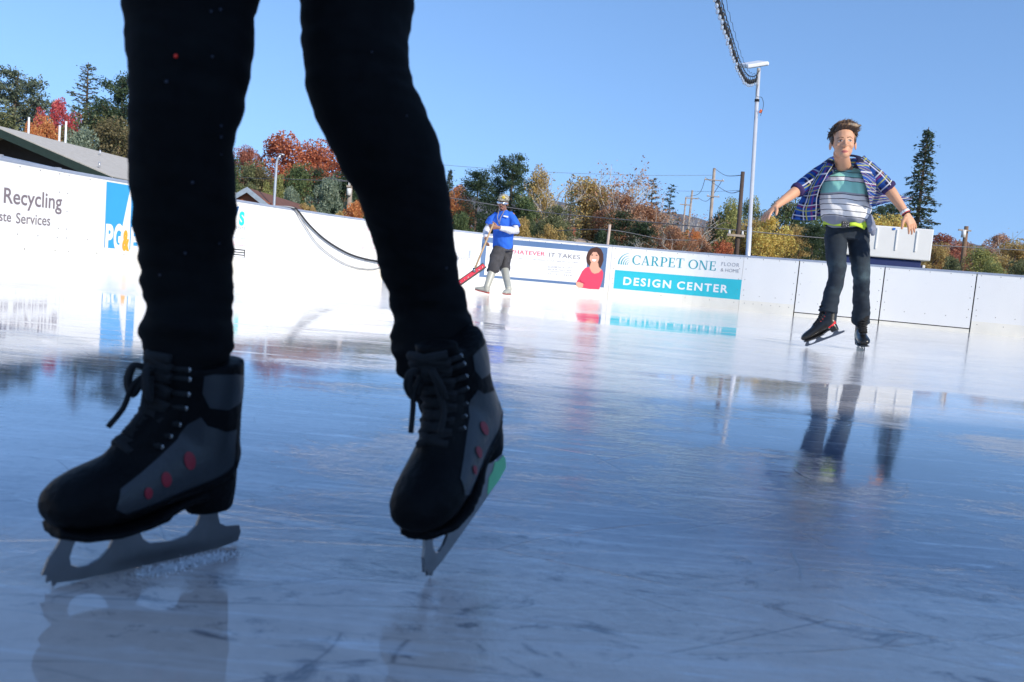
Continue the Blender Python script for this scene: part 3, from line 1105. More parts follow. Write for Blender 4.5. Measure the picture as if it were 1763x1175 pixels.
WB = m_whitebark
TL = [
    (-60, 150, 54, 'pine:b', 'greygreen', 1, 'grey-green pine standing just outside the left edge of the picture'),
    (28, 114, 52, 'pine:a', 'greygreen', 1.0, 'open-branched dark pine at the picture\'s left edge, sky showing through'),
    (95, 164, 50, 'broad:a', 'red', .42, 'narrow bright red maple above the pale roof'),
    (118, 190, 51, 'broad:b', 'red', .4, 'shorter red maple leaning against the tall grey-green conifer'),
    (82, 196, 46, 'broad:c', 'orange', .45, 'orange tree in front of the bright red maple'),
    (60, 208, 45, 'broad:a', 'orange', .35, 'small dull orange tree left of the red maple, over the pale roof'),
    (152, 107, 54, 'spire:a', 'greygreen', .95, 'tall pale grey-green conifer, highest tree left of the near skater'),
    (214, 118, 50, 'pine:b', 'dark', .8, 'dark pine touching the left outline of the near skater\'s straight leg'),
    (15, 178, 48, 'broad:b', 'olive', .9, 'olive tree low at the far left edge behind the pale roof'),
    (52, 172, 56, 'broad:d', 'greygreen', .8, 'grey-green round tree under the pine at the left edge'),
    (140, 214, 43, 'shrub:a', 'sage', .55, 'pale sage bush right above the pale roof vents'),
    (172, 176, 49, 'broad:c', 'olive', .8, 'yellowish olive tree below the tall grey-green conifer'),
    (205, 200, 46, 'broad:d', 'brownolive', .8, 'brown-olive tree beside the near skater\'s straight leg'),
    (110, 222, 47, 'broad:d', 'brownolive', .6, 'brown-green tree in the gap between orange tree and sage bush'),
    (-20, 205, 46, 'broad:c', 'olive', .9, 'olive tree left of the picture edge behind the pale roof'),
    (265, 175, 60, 'broad:a', 'green', 1, 'green tree hidden behind the upper part of the near skater\'s straight leg'),
    (330, 195, 58, 'cypress:a', 'dark', 1.1, 'dark cypress hidden behind the near skater\'s straight leg'),
    (290, 235, 48, 'broad:b', 'olive', 1.0, 'olive tree hidden behind the near skater\'s straight leg, lower than the cypress'),
    (375, 250, 47, 'broad:c', 'green', 1.0, 'green tree half hidden by the right edge of the straight leg'),
    (420, 246, 62, 'broad:c', 'redbrown', .45, 'small red-brown tree just right of the straight leg, on the skyline'),
    (440, 252, 60, 'broad:a', 'redbrown', .4, 'red-brown tree top between the straight leg and the big rust-orange tree'),
    (498, 226, 60, 'broad:d', 'burnt', .95, 'big rust-orange tree between the two legs, its left and taller half'),
    (545, 234, 61, 'broad:b', 'burnt', .85, 'rust-orange tree crowding the right side of the biggest orange crown'),
    (585, 262, 59, 'broad:a', 'burnt', .8, 'rust-orange tree touching the near skater\'s bent leg'),
    (425, 272, 50, 'broad:b', 'olive', .75, 'olive tree over the roof of the brown house'),
    (457, 288, 50, 'broad:d', 'brownolive', .8, 'brown-olive tree right behind the curved street lamp'),
    (475, 298, 44, 'broad:a', 'yellowgreen', .5, 'yellow-green tree right of the street lamp pole'),
    (515, 278, 50, 'broad:c', 'green', .7, 'green tree directly under the big rust-orange crown'),
    (548, 286, 52, 'cypress:b', 'dark', .9, 'dark bushy cypress under the right half of the rust-orange crown'),
    (600, 290, 50, 'broad:d', 'dark', .9, 'dark green tree behind the pole by the bent leg'),
    (570, 300, 42, 'shrub:a', 'sage', .62, 'large pale sage shrub above the hoses'),
    (500, 318, 41, 'shrub:b', 'sage', .5, 'sage shrub left of the large one, right of the street lamp'),
    (455, 330, 43, 'shrub:b', 'yellowgreen', .55, 'yellow-green shrub beside the brown house gable'),
    (430, 312, 46, 'shrub:a', 'olive', .6, 'olive shrub on the left behind the brown house roof'),
    (528, 348, 36, 'shrub:b', 'gold', .7, 'low golden shrub above the board where the hoses cross'),
    (612, 343, 37, 'shrub:a', 'orange', .62, 'low orange shrub beside the bent leg, right of the pole'),
    (585, 362, 36, 'shrub:b', 'gold', .5, 'small brown-gold shrub at the foot of the pole by the bent leg'),
    (660, 262, 56, 'broad:a', 'green', 1, 'green tree hidden behind the near skater\'s bent knee'),
    (720, 285, 58, 'broad:c', 'olive', 1, 'olive tree hidden behind the near skater\'s bent calf'),
    (690, 330, 46, 'shrub:a', 'green', .8, 'green shrub hidden behind the near skater\'s bent leg'),
    (776, 290, 60, 'redwood:a', 'dark', .8, 'small dark spire right of the near skater\'s bent leg'),
    (792, 316, 55, 'broad:a', 'orange', .55, 'orange tree between the bent leg and the dark cypress'),
    (826, 288, 50, 'cypress:a', 'dark', 1.0, 'broad dark green cypress left of the man with the squeegee'),
    (795, 362, 43, 'shrub:a', 'green', .62, 'green shrub low beside the near skater\'s bent leg'),
    (886, 260, 52, 'pine:a', 'dark', .78, 'tall dark pine straight above the man with the squeegee'),
    (862, 300, 54, 'pine:b', 'dark', .6, 'dark pine filling the gap left of the tall pine over the man'),
    (928, 283, 54, 'broad:b', 'gold', .45, 'thin golden tree right of the tall dark pine'),
    (940, 290, 53, 'bare:a', 'gold', .8, 'sparse white-trunked tree with gold leaves behind the man\'s advert'),
    (905, 330, 50, 'broad:d', 'green', .8, 'green tree behind the man\'s right shoulder'),
    (900, 372, 40, 'shrub:a', 'gold', .7, 'golden shrub right of the man\'s shirt'),
    (950, 384, 40, 'shrub:b', 'gold', .7, 'golden-brown shrub left of the beige roof'),
    (955, 352, 46, 'broad:a', 'olive', .8, 'olive tree behind the golden shrubs, below the far blue hill'),
    (1012, 300, 58, 'broad:c', 'gold', .9, 'golden-olive tree top left of the bare pale-barked trees'),
    (985, 328, 50, 'spire:a', 'green', .9, 'green conifer above the beige roof'),
    (1040, 318, 58, 'broad:d', 'gold', .8, 'golden tree behind the bare pale-barked trees'),
    (1064, 284, 56, 'bare:a', 'rust', 1.0, 'bare tree with pale branches, left one of the tall pair'),
    (1108, 266, 56, 'bare:b', 'rust', .9, 'tallest bare tree with pale branches, middle of the skyline'),
    (1078, 332, 55, 'broad:a', 'rust', .9, 'rust-brown tree at the foot of the bare trees'),
    (1118, 345, 54, 'broad:b', 'rust', .9, 'rust-brown tree right of the bare trees, below the flat cedars'),
    (1150, 358, 52, 'bare:c', 'rust', 1.1, 'low twiggy rust tree below the dark flat-topped cedar'),
    (1126, 306, 80, 'deodar:a', 'brownolive', .9, 'brownish flat-layered cedar beside the tallest bare tree'),
    (1157, 317, 78, 'deodar:b', 'dark', .85, 'dark flat-layered cedar on the skyline, right of the brownish one'),
    (1070, 360, 46, 'cypress:b', 'dark', 1.3, 'wide dark green tree above the woman\'s portrait'),
    (1108, 378, 43, 'cypress:a', 'dark', 1.3, 'wide dark green tree above the teal serif lettering'),
    (1040, 392, 42, 'shrub:a', 'dark', .8, 'dark shrub behind the thin short post'),
    (1140, 402, 40, 'bare:a', 'greygreen', 1.4, 'low bare grey tree with pale limbs over the turquoise sign'),
    (1160, 385, 48, 'shrub:b', 'rust', .75, 'rust shrub at the foot of the flat cedars'),
    (1195, 392, 44, 'shrub:a', 'orange', .5, 'orange-yellow shrub below the distant transmission poles'),
    (1205, 407, 39, 'shrub:b', 'rust', .75, 'rust-brown shrub above the end of the DESIGN CENTER sign'),
    (1245, 412, 38, 'shrub:a', 'burnt', .6, 'reddish shrub at the foot of the dark utility pole'),
    (1222, 380, 60, 'broad:a', 'rust', .5, 'rust tree standing behind the tallest transmission pole'),
    (1243, 362, 56, 'broad:c', 'olive', .7, 'dark olive tree between transmission pole and dark utility pole'),
    (1270, 338, 55, 'broad:b', 'yellowgreen', .55, 'yellow-green tree behind the dark utility pole'),
    (1300, 336, 58, 'broad:d', 'yellowgreen', .5, 'yellow-green tree on the skyline behind the light pole'),
    (1290, 385, 44, 'shrub:b', 'gold', .75, 'gold shrub at the foot of the light pole'),
    (1330, 370, 43, 'broad:a', 'yellow', .8, 'bright yellow tree under the boy\'s right hand'),
    (1300, 372, 45, 'broad:c', 'gold', .7, 'gold tree between the light pole and the bright yellow tree'),
    (1356, 332, 56, 'broad:b', 'olive', .7, 'olive tree behind the boy\'s outstretched right forearm'),
    (1385, 345, 54, 'broad:d', 'green', .8, 'green tree behind the hanging tail of the checked shirt'),
    (1375, 385, 45, 'broad:c', 'gold', .7, 'gold tree left of the boy\'s hips'),
    (1404, 382, 43, 'cypress:a', 'dark', 1.0, 'dark green tree right beside the boy\'s left-hand hip pocket'),
    (1450, 345, 56, 'broad:a', 'olive', .9, 'olive tree hidden behind the boy\'s body'),
    (1515, 350, 66, 'pine:a', 'dark', .7, 'small dark pine under the boy\'s left sleeve'),
    (1540, 345, 68, 'pine:b', 'dark', .7, 'small dark pine just left of the tall redwood'),
    (1512, 366, 52, 'broad:b', 'yellow', .8, 'bright yellow tree behind the white trailer, beside the boy\'s waist'),
    (1548, 366, 53, 'broad:c', 'yellow', .7, 'yellow tree between the boy\'s left forearm and the redwood'),
    (1599, 219, 58, 'redwood:a', 'dark', 1.0, 'tall lone redwood with a pointed top on the right'),
    (1628, 402, 52, 'broad:a', 'redbrown', .9, 'red-brown tree right of the redwood\'s foot'),
    (1655, 412, 54, 'broad:d', 'rust', .8, 'rust tree behind the leaning pole on the right'),
    (1612, 415, 45, 'broad:b', 'gold', .7, 'gold tree at the right corner of the white trailer'),
    (1640, 438, 41, 'shrub:a', 'olive', .6, 'low olive shrub above the right-hand gate panel'),
    (1690, 422, 46, 'broad:c', 'yellowgreen', .9, 'yellow-green tree right of the leaning pole'),
    (1722, 400, 56, 'broad:a', 'rust', .7, 'rust-topped tree on the right skyline'),
    (1724, 398, 54, 'bare:b', 'rust', .9, 'twiggy bare tree among yellow ones near the right edge'),
    (1750, 408, 50, 'broad:b', 'gold', .9, 'gold tree at the right edge of the picture'),
    (1710, 446, 39, 'shrub:b', 'yellowgreen', .7, 'low yellow-green shrub over the blank board at the right'),
    (1758, 444, 40, 'shrub:a', 'olive', .7, 'low olive shrub at the picture\'s right edge'),
    (1800, 410, 52, 'broad:d', 'olive', 1, 'olive tree just outside the right edge of the picture'),
    (1850, 400, 52, 'broad:a', 'gold', 1, 'gold tree outside the right edge of the picture'),
    (-110, 180, 48, 'broad:a', 'green', 1.1, 'green tree well outside the left edge of the picture'),
]
for (px, py, Y, kind, colour, wid, label) in TL:
    sh = kind[:5] == 'shrub'
    plant(px, py, Y, kind, colour, wid, label, bark=WB if kind[:4] == 'bare' else None, group='shrubs beyond the rink' if sh else 'trees beyond the rink')

# dense low undergrowth closing the gaps along the foot of the trees
for nm_, seed_, colr, cnt, y0_, y1_, hb in (('undergrowth', 5, 'brownolive', 26000, 57, 63, 3.4), ('distant_wood', 6, 'dark', 34000, 66, 76, 5.0)):
    rng = random.Random(seed_)
    V, Fc = [], []
    for k in range(cnt):
        px = rng.uniform(-400, 2200)
        Y = rng.uniform(y0_, y1_)
        X = (px - CXP) / FPX * Y
        if nm_ == 'distant_wood' and 1165 < px < 1235:
            continue
        hh = hb + 1.5 * noise.noise(Vector((X * .14, seed_, 0))) + .9 * noise.noise(Vector((X * .5, 9, 0))) + .5 * noise.noise(Vector((X * 1.6, 2, 0))) - max(0, (X - 14)) * .06
        z = rng.random() ** .65 * max(1.2, hh)
        q = leafquad(rng, Vector((X, Y, z)), .40, .7, .5)
        o = len(V)
        V += q
        Fc.append([o, o + 1, o + 2, o + 3])
    ug = mk(nm_, (V, Fc), leaf_mat('leaves_' + colr, LEAF[colr]), None, False)
    tag(ug, kind='stuff')


# ---- far hills
def hill(name, x0, x1, Y, dep, fn, m):
    nx, ny = 90, 14
    V, Fc = [], []
    for j in range(ny + 1):
        for i in range(nx + 1):
            x = x0 + (x1 - x0) * i / nx
            y = Y + dep * j / ny
            e = math.sin(PI * j / ny)
            V.append(Vector((x, y, -1 + e * fn(x) * (1 + .12 * noise.noise(Vector((x * .01, y * .01, 0)))))))
    for j in range(ny):
        for i in range(nx):
            a = j * (nx + 1) + i
            Fc.append([a, a + 1, a + nx + 2, a + nx + 1])
    o = mk(name, (V, Fc), m, None, True)
    tag(o, kind='structure')


m_hill = mat('wooded_hillside', (.10, .085, .075), .95, vary=.55, vs=.035, bump=1, bs=.05)


def hz(px, py, Y):
    return at(px, py, Y).z


hill('hills', -900, 1600, 1500, 700, lambda x: 152 + 26 * noise.noise(Vector((x * .0022, 1, 0))) + 9 * noise.noise(Vector((x * .013, 2, 0))) - .012 * (x - 300), m_hill)

# ================================================================== BUILDINGS
m_shingle = mat('pale_shingle_roof', (.50, .46, .40), .9, vary=.10, vs=6, bump=.25, bs=30)
m_dgreen = mat('dark_green_fascia', (.018, .035, .025), .7)
m_dwall = mat('dark_brown_wall', (.05, .04, .035), .9)
m_galv = mat('galvanised_pipe', (.55, .56, .58), .35, .6, vary=.08)
m_white = mat('white_paint', (.8, .8, .8), .4, vary=.04)
A = at(-18, 213, 26)
B = at(236, 279, 34)
B.z = A.z
E = at(194, 304, 25.4)
rd = (B - A)
rake = (E - A)
t_ = thing('clubhouse', 'long low building with pale shingle roof and dark green fascia, left behind the boards', 'building', (A.x, A.y, 0))
up = rd.cross(rake).normalized()
if up.z < 0:
    up = -up
W2 = Vector((-rake.x, -rake.y, rake.z))         # the hidden slope on the left


def slab(P, a, b, th, nrm):
    q = [P, P + a, P + a + b, P + b]
    V = q + [v - nrm * th for v in q]
    return V, [[0, 1, 2, 3], [7, 6, 5, 4], [0, 4, 5, 1], [1, 5, 6, 2], [2, 6, 7, 3], [3, 7, 4, 0]]


rf = mk('roof', [(*slab(A, rake, rd * 1.6, .07, up), m_shingle), (*slab(A, W2, rd * 1.6, .07, Vector((-up.x, -up.y, up.z)) if True else up), m_shingle)], m_shingle, t_, False)
fd = rd.normalized()
mk('fascia', [(*slab(A - fd * .02 - up * .03, rake, -fd * .05, .24, up), m_dgreen), (*slab(A - fd * .02 - up * .03, W2, -fd * .05, .24, Vector((0, 0, 1))), m_dgreen),
              (*slab(E + rake.normalized() * .02 - up * .02, rd * 1.6, rake.normalized() * .04, .2, up), m_dgreen)], m_dgreen, t_, False)
gb = A + fd * 1.4
Lh = Vector((rake.x, rake.y, 0))
gv = [gb - Lh * .9 - Vector((0, 0, 0)), gb + Lh * .9, gb + Lh * .9, gb, gb - Lh * .9]
gv[0].z = gv[1].z = -.03
gv[2].z = gv[4].z = A.z + rake.z * .9 - .1
gv[3].z = A.z - .1
gv2 = [v + rd * 1.5 for v in gv]
mk('wall', (gv + gv2, [[0, 1, 2, 3, 4], [9, 8, 7, 6, 5], [1, 6, 7, 2], [0, 4, 9, 5]]), m_dwall, t_, False)
for (px, py) in ((172, 268), (171, 290)):
    for k in range(60):
        pass
    # foot of the vent on the roof plane
    d = ray(px, py)
    tt = (A - CAM).dot(up) / d.dot(up)
    f_ = CAM + d * tt
    mk('vent_pipe', [tube([f_, f_ + Vector((0, 0, .20))], .03, 8), tube([f_ + Vector((0, 0, .2)), f_ + Vector((0, 0, .28))], .045, 8)][0], m_galv, rf)
t_ = None
for (px, py, lab) in ((50, 203, 'thin white pole behind the pale roof, leftmost of three'), (103, 217, 'shortest white pole behind the pale roof, middle of three'), (114, 210, 'thin white pole behind the pale roof, rightmost of three')):
    top = at(px, py, 38)
    p_ = thing('vent_pole', lab, 'pole', (top.x, top.y, -.03), 'white poles behind the pale roof')
    mk('pole_shaft', tube([Vector((top.x, top.y, -.03)), top], .045, 8), m_white, p_)
    mk('cap', ell(top, (.06, .06, .03), n=8, m=6), m_white, p_)

# red corrugated awning and the pipe railing behind the left boards
m_redaw = mat('red_corrugated_sheet', (.42, .03, .03), .5, vary=.1)
t_ = thing('awning', 'red corrugated awning seen between railing and dark gable at the left edge', 'awning', at(30, 285, 12.5) * 1)
P0, P1 = at(-60, 262, 12.2), at(118, 296, 15.5)
n = 90
V, Fc = [], []
back = Vector((-.35, .8, .03))
for i in range(n + 1):
    q = P0.lerp(P1, i / n)
    dz = .025 * math.sin(i * 1.6)
    V += [q + Vector((0, 0, dz - .16)), q + back + Vector((0, 0, dz))]
for i in range(n):
    Fc.append([2 * i, 2 * i + 2, 2 * i + 3, 2 * i + 1])
t_.location.z = -.03
mk('corrugated_sheet', (V, Fc), m_redaw, t_)
for f in (.15, .55, .95):
    q = P0.lerp(P1, f) + back * .5
    mk('post', tube([Vector((q.x, q.y, -.03)), q + Vector((0, 0, -.09))], .03, 8), m_galv, t_)
t_ = thing('railing', 'galvanised pipe railing just above the left boards', 'railing', at(60, 300, 11))
t_.location.z = -.03
rail_px = [(-60, 252), (0, 264), (57, 276), (148, 297.5)]
rp = []
for px, py in rail_px:
    s_, _ = wall(px, 330) if px > -1 else (wall(0, 330)[0] - .55, 0)
    q = bpos(s_, -.42)
    d = ray(px, py)
    z = CAMH + d.z / d.y * q.y
    rp.append(Vector((q.x, q.y, z)))
mk('rail', tube(rp, .024, 8), m_galv, t_)
for q in (rp[0], rp[2], rp[3]):
    mk('post', tube([Vector((q.x, q.y, -.03)), q + Vector((0, 0, .03))], .036, 10), m_galv, t_)


def house(label, apex, eave_r, Y, dep, mw, mr, mf, name='house', hip=False):
    a = at(*apex, Y)
    e = at(*eave_r, Y)
    hw = e.x - a.x
    t_ = thing(name, label, 'house', (a.x, Y, -.03))
    zr, ze = a.z, e.z
    x0 = a.x
    wv = [Vector((x0 - hw * .92, Y, -.03)), Vector((x0 + hw * .92, Y, -.03)), Vector((x0 + hw * .92, Y, ze + .1)), Vector((x0, Y, zr - .12)), Vector((x0 - hw * .92, Y, ze + .1))]
    if hip:
        wv[3].z = ze + .1
    wv2 = [v + Vector((0, dep, 0)) for v in wv]
    mk('wall', (wv + wv2, [[0, 1, 2, 3, 4], [9, 8, 7, 6, 5], [1, 6, 7, 2], [0, 4, 9, 5]]), mw, t_, False)
    ap = Vector((x0, Y - .25 if not hip else Y + dep * .3, zr))
    bk = Vector((x0, Y + dep + .25 if not hip else Y + dep * .7, zr))
    l0, l1 = Vector((x0 - hw, Y - .25, ze)), Vector((x0 - hw, Y + dep + .25, ze))
    r0, r1 = Vector((x0 + hw, Y - .25, ze)), Vector((x0 + hw, Y + dep + .25, ze))
    th = Vector((0, 0, -.08))
    V = [ap, bk, l0, l1, r0, r1]
    V = V + [v + th for v in V]
    Fc = [[0, 1, 3, 2], [0, 4, 5, 1], [6, 8, 9, 7], [6, 7, 11, 10], [2, 3, 9, 8], [4, 10, 11, 5], [0, 2, 8, 6], [0, 6, 10, 4], [1, 7, 9, 3], [1, 5, 11, 7]]
    if hip:
        Fc += [[0, 2, 4], [1, 5, 3]]
    mk('roof', (V, Fc), mr, t_, False)
    if not hip:
        for s_, q in ((1, r0), (-1, l0)):
            dd = (q - ap)
            mk('bargeboard', slab(ap + Vector((0, -.06, .02)), dd, Vector((0, .05, 0)), .2, Vector((0, 0, 1))), mf, t_, False)
    else:
        mk('chimney', box((x0, Y + dep * .4, zr + .2), (.5, .5, .7)), mat('red_brick', (.3, .08, .05), .9), t_, False)
    return t_


m_redwood = mat('red_brown_boards', (.34, .12, .065), .85, vary=.25, vs=2.5)
m_brroof = mat('brown_shingles', (.17, .075, .05), .9, vary=.15, vs=4)
house('brown wooden house gable with blue-grey trim, right of the near skater\'s straight leg', (430, 324.5), (466, 354), 30, 9, m_redwood, m_brroof, mat('blue_grey_trim', (.3, .36, .42), .6))
house('low house with a beige hipped roof above the blue-framed advert', (990, 402.5), (1033, 421), 46, 9, mat('beige_wall', (.45, .38, .3), .9), mat('beige_shingles', (.40, .29, .215), .9, vary=.1, vs=4), m_white, hip=True)

# white boxy trailer behind the gate
t0 = at(1553, 440, 18.5)
t_ = thing('trailer', 'white ribbed box on a dark blue base behind the gate boards', 'trailer', (t0.x, t0.y, -.03))
m_wbox = mat('white_fibreglass', (.78, .77, .74), .35, vary=.03, vs=2)
m_blue = mat('dark_blue_paint', (.018, .03, .12), .4, vary=.1)
a = at(1459, 386, 18.6)
b = at(1609, 394, 18.3)
zt = (a.z + b.z) / 2
zb = (at(1606, 450, 18.3).z + at(1500, 443, 18.5).z) / 2
L = (Vector((b.x, b.y, 0)) - Vector((a.x, a.y, 0)))
ang = math.atan2(L.y, L.x)
Rz = Matrix.Rotation(ang, 3, 'Z')
mid = Vector(((a.x + b.x) / 2, (a.y + b.y) / 2, 0)) + Rz @ Vector((0, .8, 0))
Mt = Matrix.Translation(mid) @ Rz.to_4x4()


def tb(c, s, bev=0.0):
    v, f = box(c, s, None, bev)
    return [Mt @ x for x in v], f


hl = L.length
mk('cover', tb((0, 0, (zt + zb) / 2), (hl, 1.6, zt - zb), .025), m_wbox, t_, False)
for px in (1520, 1552, 1584, 1488):
    u = (at(px, 415, 18.45).x - mid.x) / math.cos(ang)
    mk('rib', tb((u, -.806, (zt + zb) / 2 + .06), (.035, .03, (zt - zb) * .66), .01), m_wbox, t_, False)
mk('latch', tb(((at(1549, 395, 18.45).x - mid.x), -.81, zt - .05), (.05, .02, .045)), mat('bright_blue_tape', (.02, .2, .75), .5), t_, False)
mk('base', tb((-.05, 0, zb - .25), (hl - .22, 1.45, .496), .02), m_blue, t_, False)
mk('lower_body', tb((-.05, 0, (zb - .5) / 2 + .15), (hl - .3, 1.4, zb - .8), .02), m_blue, t_, False)
for sx in (-.7, .7):
    for sy in (-.6, .6):
        v, f = tube([Vector((sx, sy - .08, .22)), Vector((sx, sy + .08, .22))], .24, 18)
        mk('wheel', ([Mt @ x for x in v], f), m_gap, t_, False)
mk('bumper', tb((hl / 2 - .06, 0, zb - .12), (.06, 1.2, .07), .01), m_white, t_, False)

# ================================================================== POLES AND WIRES
m_wood = mat('dark_weathered_wood', (.09, .06, .045), .9, vary=.3, vs=2)
m_pwood = mat('pale_weathered_wood', (.36, .29, .23), .9, vary=.2, vs=2)
m_wire = mat('grey_wire', (.14, .14, .15), .6)
m_ins = mat('white_insulator', (.75, .74, .7), .4)


def pole(name, label, top, base_px, Y, r0, r1, m, arms=(), lean_to=None, group='utility poles'):
    T_ = at(*top, Y)
    if lean_to is None:
        Bp = Vector((T_.x, T_.y, -.03))
    else:
        q = at(*lean_to, Y)
        k = (T_.z + .03) / (T_.z - q.z)
        Bp = T_ + (q - T_) * k
    t_ = thing(name, label, name.replace('_', ' '), Bp, group)
    mk('pole_shaft', tube([Bp, T_], [r0, r1], 10), m, t_)
    tips = [T_]
    for (xl, xr, y) in arms:
        a, b = at(xl, y, Y), at(xr, y, Y)
        z = (a.z + b.z) / 2
        c = (Vector((a.x, Y, z)) + Vector((b.x, Y, z))) / 2
        mk('crossarm', box((c.x, Y - r1 - .05, z), (b.x - a.x, .1, max(.09, .0012 * Y))), m if m != m_wood else m_pwood, t_, False)
        for e in (a.x + .1, b.x - .1):
            mk('insulator', tube([Vector((e, Y - .1, z + .05)), Vector((e, Y - .1, z + .2))], [.06, .03], 8), m_ins, t_)
            tips.append(Vector((e, Y - .1, z + .2)))
    return t_, tips


pA = pole('utility_pole', 'dark brown utility pole left of the light pole', (1279, 296), None, 34, .105, .08, m_wood, ((1250, 1281, 406),), (1268, 438))
pB = pole('utility_pole', 'tall pale transmission pole with two crossarms, tallest of the pale ones', (1230, 290), None, 80, .22, .14, m_pwood, ((1212, 1246, 311), (1216, 1238, 339)), (1222, 395))
pC = pole('utility_pole', 'pale transmission pole with one crossarm, second of the receding line', (1192, 328), None, 120, .22, .14, m_pwood, ((1179, 1202, 342),), (1184.5, 398))
pD = pole('utility_pole', 'most distant pale transmission pole, left end of the line', (1181, 341), None, 150, .22, .14, m_pwood, ((1170, 1188, 353),), (1175.5, 396))
pE = pole('utility_pole', 'brown pole leaning to the right with a transformer bracket, right of the redwood', (1664, 390), None, 46, .16, .11, mat('brown_pole', (.2, .12, .07), .9, vary=.2), (), (1656, 463))
q = at(1659, 401, 46)
mk('transformer', tube([q + Vector((-.1, -.2, -.28)), q + Vector((-.1, -.2, .12))], .12, 10), m_ins, pE[0])
mk('crossarm', box(at(1661, 397, 45.8), (.7, .08, .08)), m_pwood, pE[0], False)
pF = pole('utility_pole', 'pale grey pole with white insulators beside the near skater\'s bent leg', (604, 312), None, 42, .15, .11, m_pwood, ((598, 606, 322),), (600, 368))
q = at(601, 330, 41.8)
mk('transformer', tube([q + Vector((0, 0, -.2)), q + Vector((0, 0, .15))], .12, 10), m_ins, pF[0])
pG = pole('fence_post', 'short pale post standing behind the woman\'s portrait advert', (1050, 387), None, 30, .055, .05, mat('pale_timber', (.55, .42, .34), .8), (), (1046, 422), None)

# curved street lamp
Bs = at(472, 350, 30)
tp = at(477, 285, 30)
t_ = thing('street_lamp', 'grey street lamp with a short curved arm rising in front of the rust-orange tree', 'street lamp', (Bs.x, Bs.y, -.03))
mk('pole_shaft', tube([Vector((Bs.x + .0, 30, -.03)), Vector((Bs.x, 30, 1)), at(475, 300, 30), at(476.5, 280, 30), at(479, 272, 30), at(484, 267, 30)], [.07, .06, .05, .045, .04, .035], 10), m_galv, t_)
lp = at(485, 266.5, 30)
mk('lamp_head', ell(lp, (.12, .08, .04), n=10, m=6), m_galv, t_)

# light pole with fixture
pt = at(1306.5, 118, 17.2)
t_ = thing('light_pole', 'tall slim white light pole with a flat square floodlight, behind the boards', 'light pole', (pt.x - .0, pt.y, -.03))
q = at(1288, 438, 17.2)
kk = (pt.z + .03) / (pt.z - q.z)
pb_ = pt + (q - pt) * kk
t_.location = pb_
m_pole = mat('white_painted_steel', (.66, .68, .72), .35, .2, vary=.06)
mk('pole_shaft', tube([pb_, pb_.lerp(pt, .35), pb_.lerp(pt, .3501), pt], [.055, .05, .042, .038], 14), m_pole, t_)
fx = at(1297, 111, 17.0)
lamp_rot = Matrix.Rotation(R(-14), 3, 'Y') @ Matrix.Rotation(R(16), 3, 'X')
hd = mk('lamp_housing', box(fx, (.42, .62, .07), lamp_rot, .015), m_white, t_, False)
m_glass = mat('lamp_glass_grey_green', (.32, .37, .33), .15)
mk('diffuser', box(fx + lamp_rot @ Vector((0, 0, -.04)), (.36, .56, .015), lamp_rot, .004), m_glass, hd, False)
m_led = mat('yellow_led_window', (.45, .42, .10), .3)
mk('lamp_window', box(fx + lamp_rot @ Vector((-.02, .06, -.051)), (.17, .13, .008), lamp_rot), mat('dark_olive_frame', (.06, .065, .04), .5), hd, False)
for dx in (-.045, .035):
    mk('led', box(fx + lamp_rot @ Vector((-.02 + dx, .06, -.057)), (.04, .06, .008), lamp_rot), m_led, hd, False)
mk('mounting_arm', box(at(1315, 110, 17.2), (.2, .06, .06), None, .01), m_white, t_, False)
mk('bracket', tube([pb_.lerp(pt, .865), pb_.lerp(pt, .875)], .05, 12), m_gap, t_)
tgp = at(1309.5, 192, 17.15)
mk('orange_clip', box(tgp, (.05, .04, .07), Matrix.Rotation(.4, 3, 'Y'), .008), mat('orange_plastic', (.8, .14, .03), .5), t_, False)
mk('loose_cable', tube(catmull([at(1305, 146, 17.1), at(1302, 160, 17.1), at(1304, 167, 17.05), at(1311, 168, 17.0), at(1314.5, 178, 17.0), at(1313, 189, 17.1), at(1309, 200, 17.12)], 6), .005, 5), m_gap, t_)

# string of bulbs from the pole towards the camera
m_sock = mat('black_socket', (.012, .012, .014), .5)
mb_, tb_, pb2 = base_mat('clear_bulb_glass')
pb2.inputs['Base Color'].default_value = (.85, .88, .9, 1)
pb2.inputs['Roughness'].default_value = .05
pb2.inputs['Transmission Weight'].default_value = .75
pb2.inputs['IOR'].default_value = 1.35
cable = [at(1307, 122, 17.15), at(1303, 129, 16.7), at(1297, 132, 16.2), at(1290, 131, 15.7), at(1284.5, 126, 15.1), at(1279, 116, 14.4), at(1273.5, 103, 13.6), at(1267, 84, 12.6), at(1260, 61, 11.6), at(1253, 39, 10.7),
         at(1245, 10, 9.8), at(1236, -25, 8.9), at(1222, -80, 7.8), at(1200, -170, 6.6), at(1160, -330, 5.2)]
cc = catmull(cable, 10)
t_ = thing('string_lights', 'string of clear bulbs in black sockets hanging from the light pole', 'string lights', cable[0])
mk('cable', tube([p + Vector((0, 0, .012 * math.sin(i * 1.9))) for i, p in enumerate(cc)], .007, 5), m_sock, t_)
cl2 = [p + Vector((.03, 0, .05 + .02 * math.sin(i * .9))) for i, p in enumerate(cc)]
mk('support_wire', tube(cl2, .003, 4), m_gap, t_)
acc, last, nb = 0.0, cc[0], 0
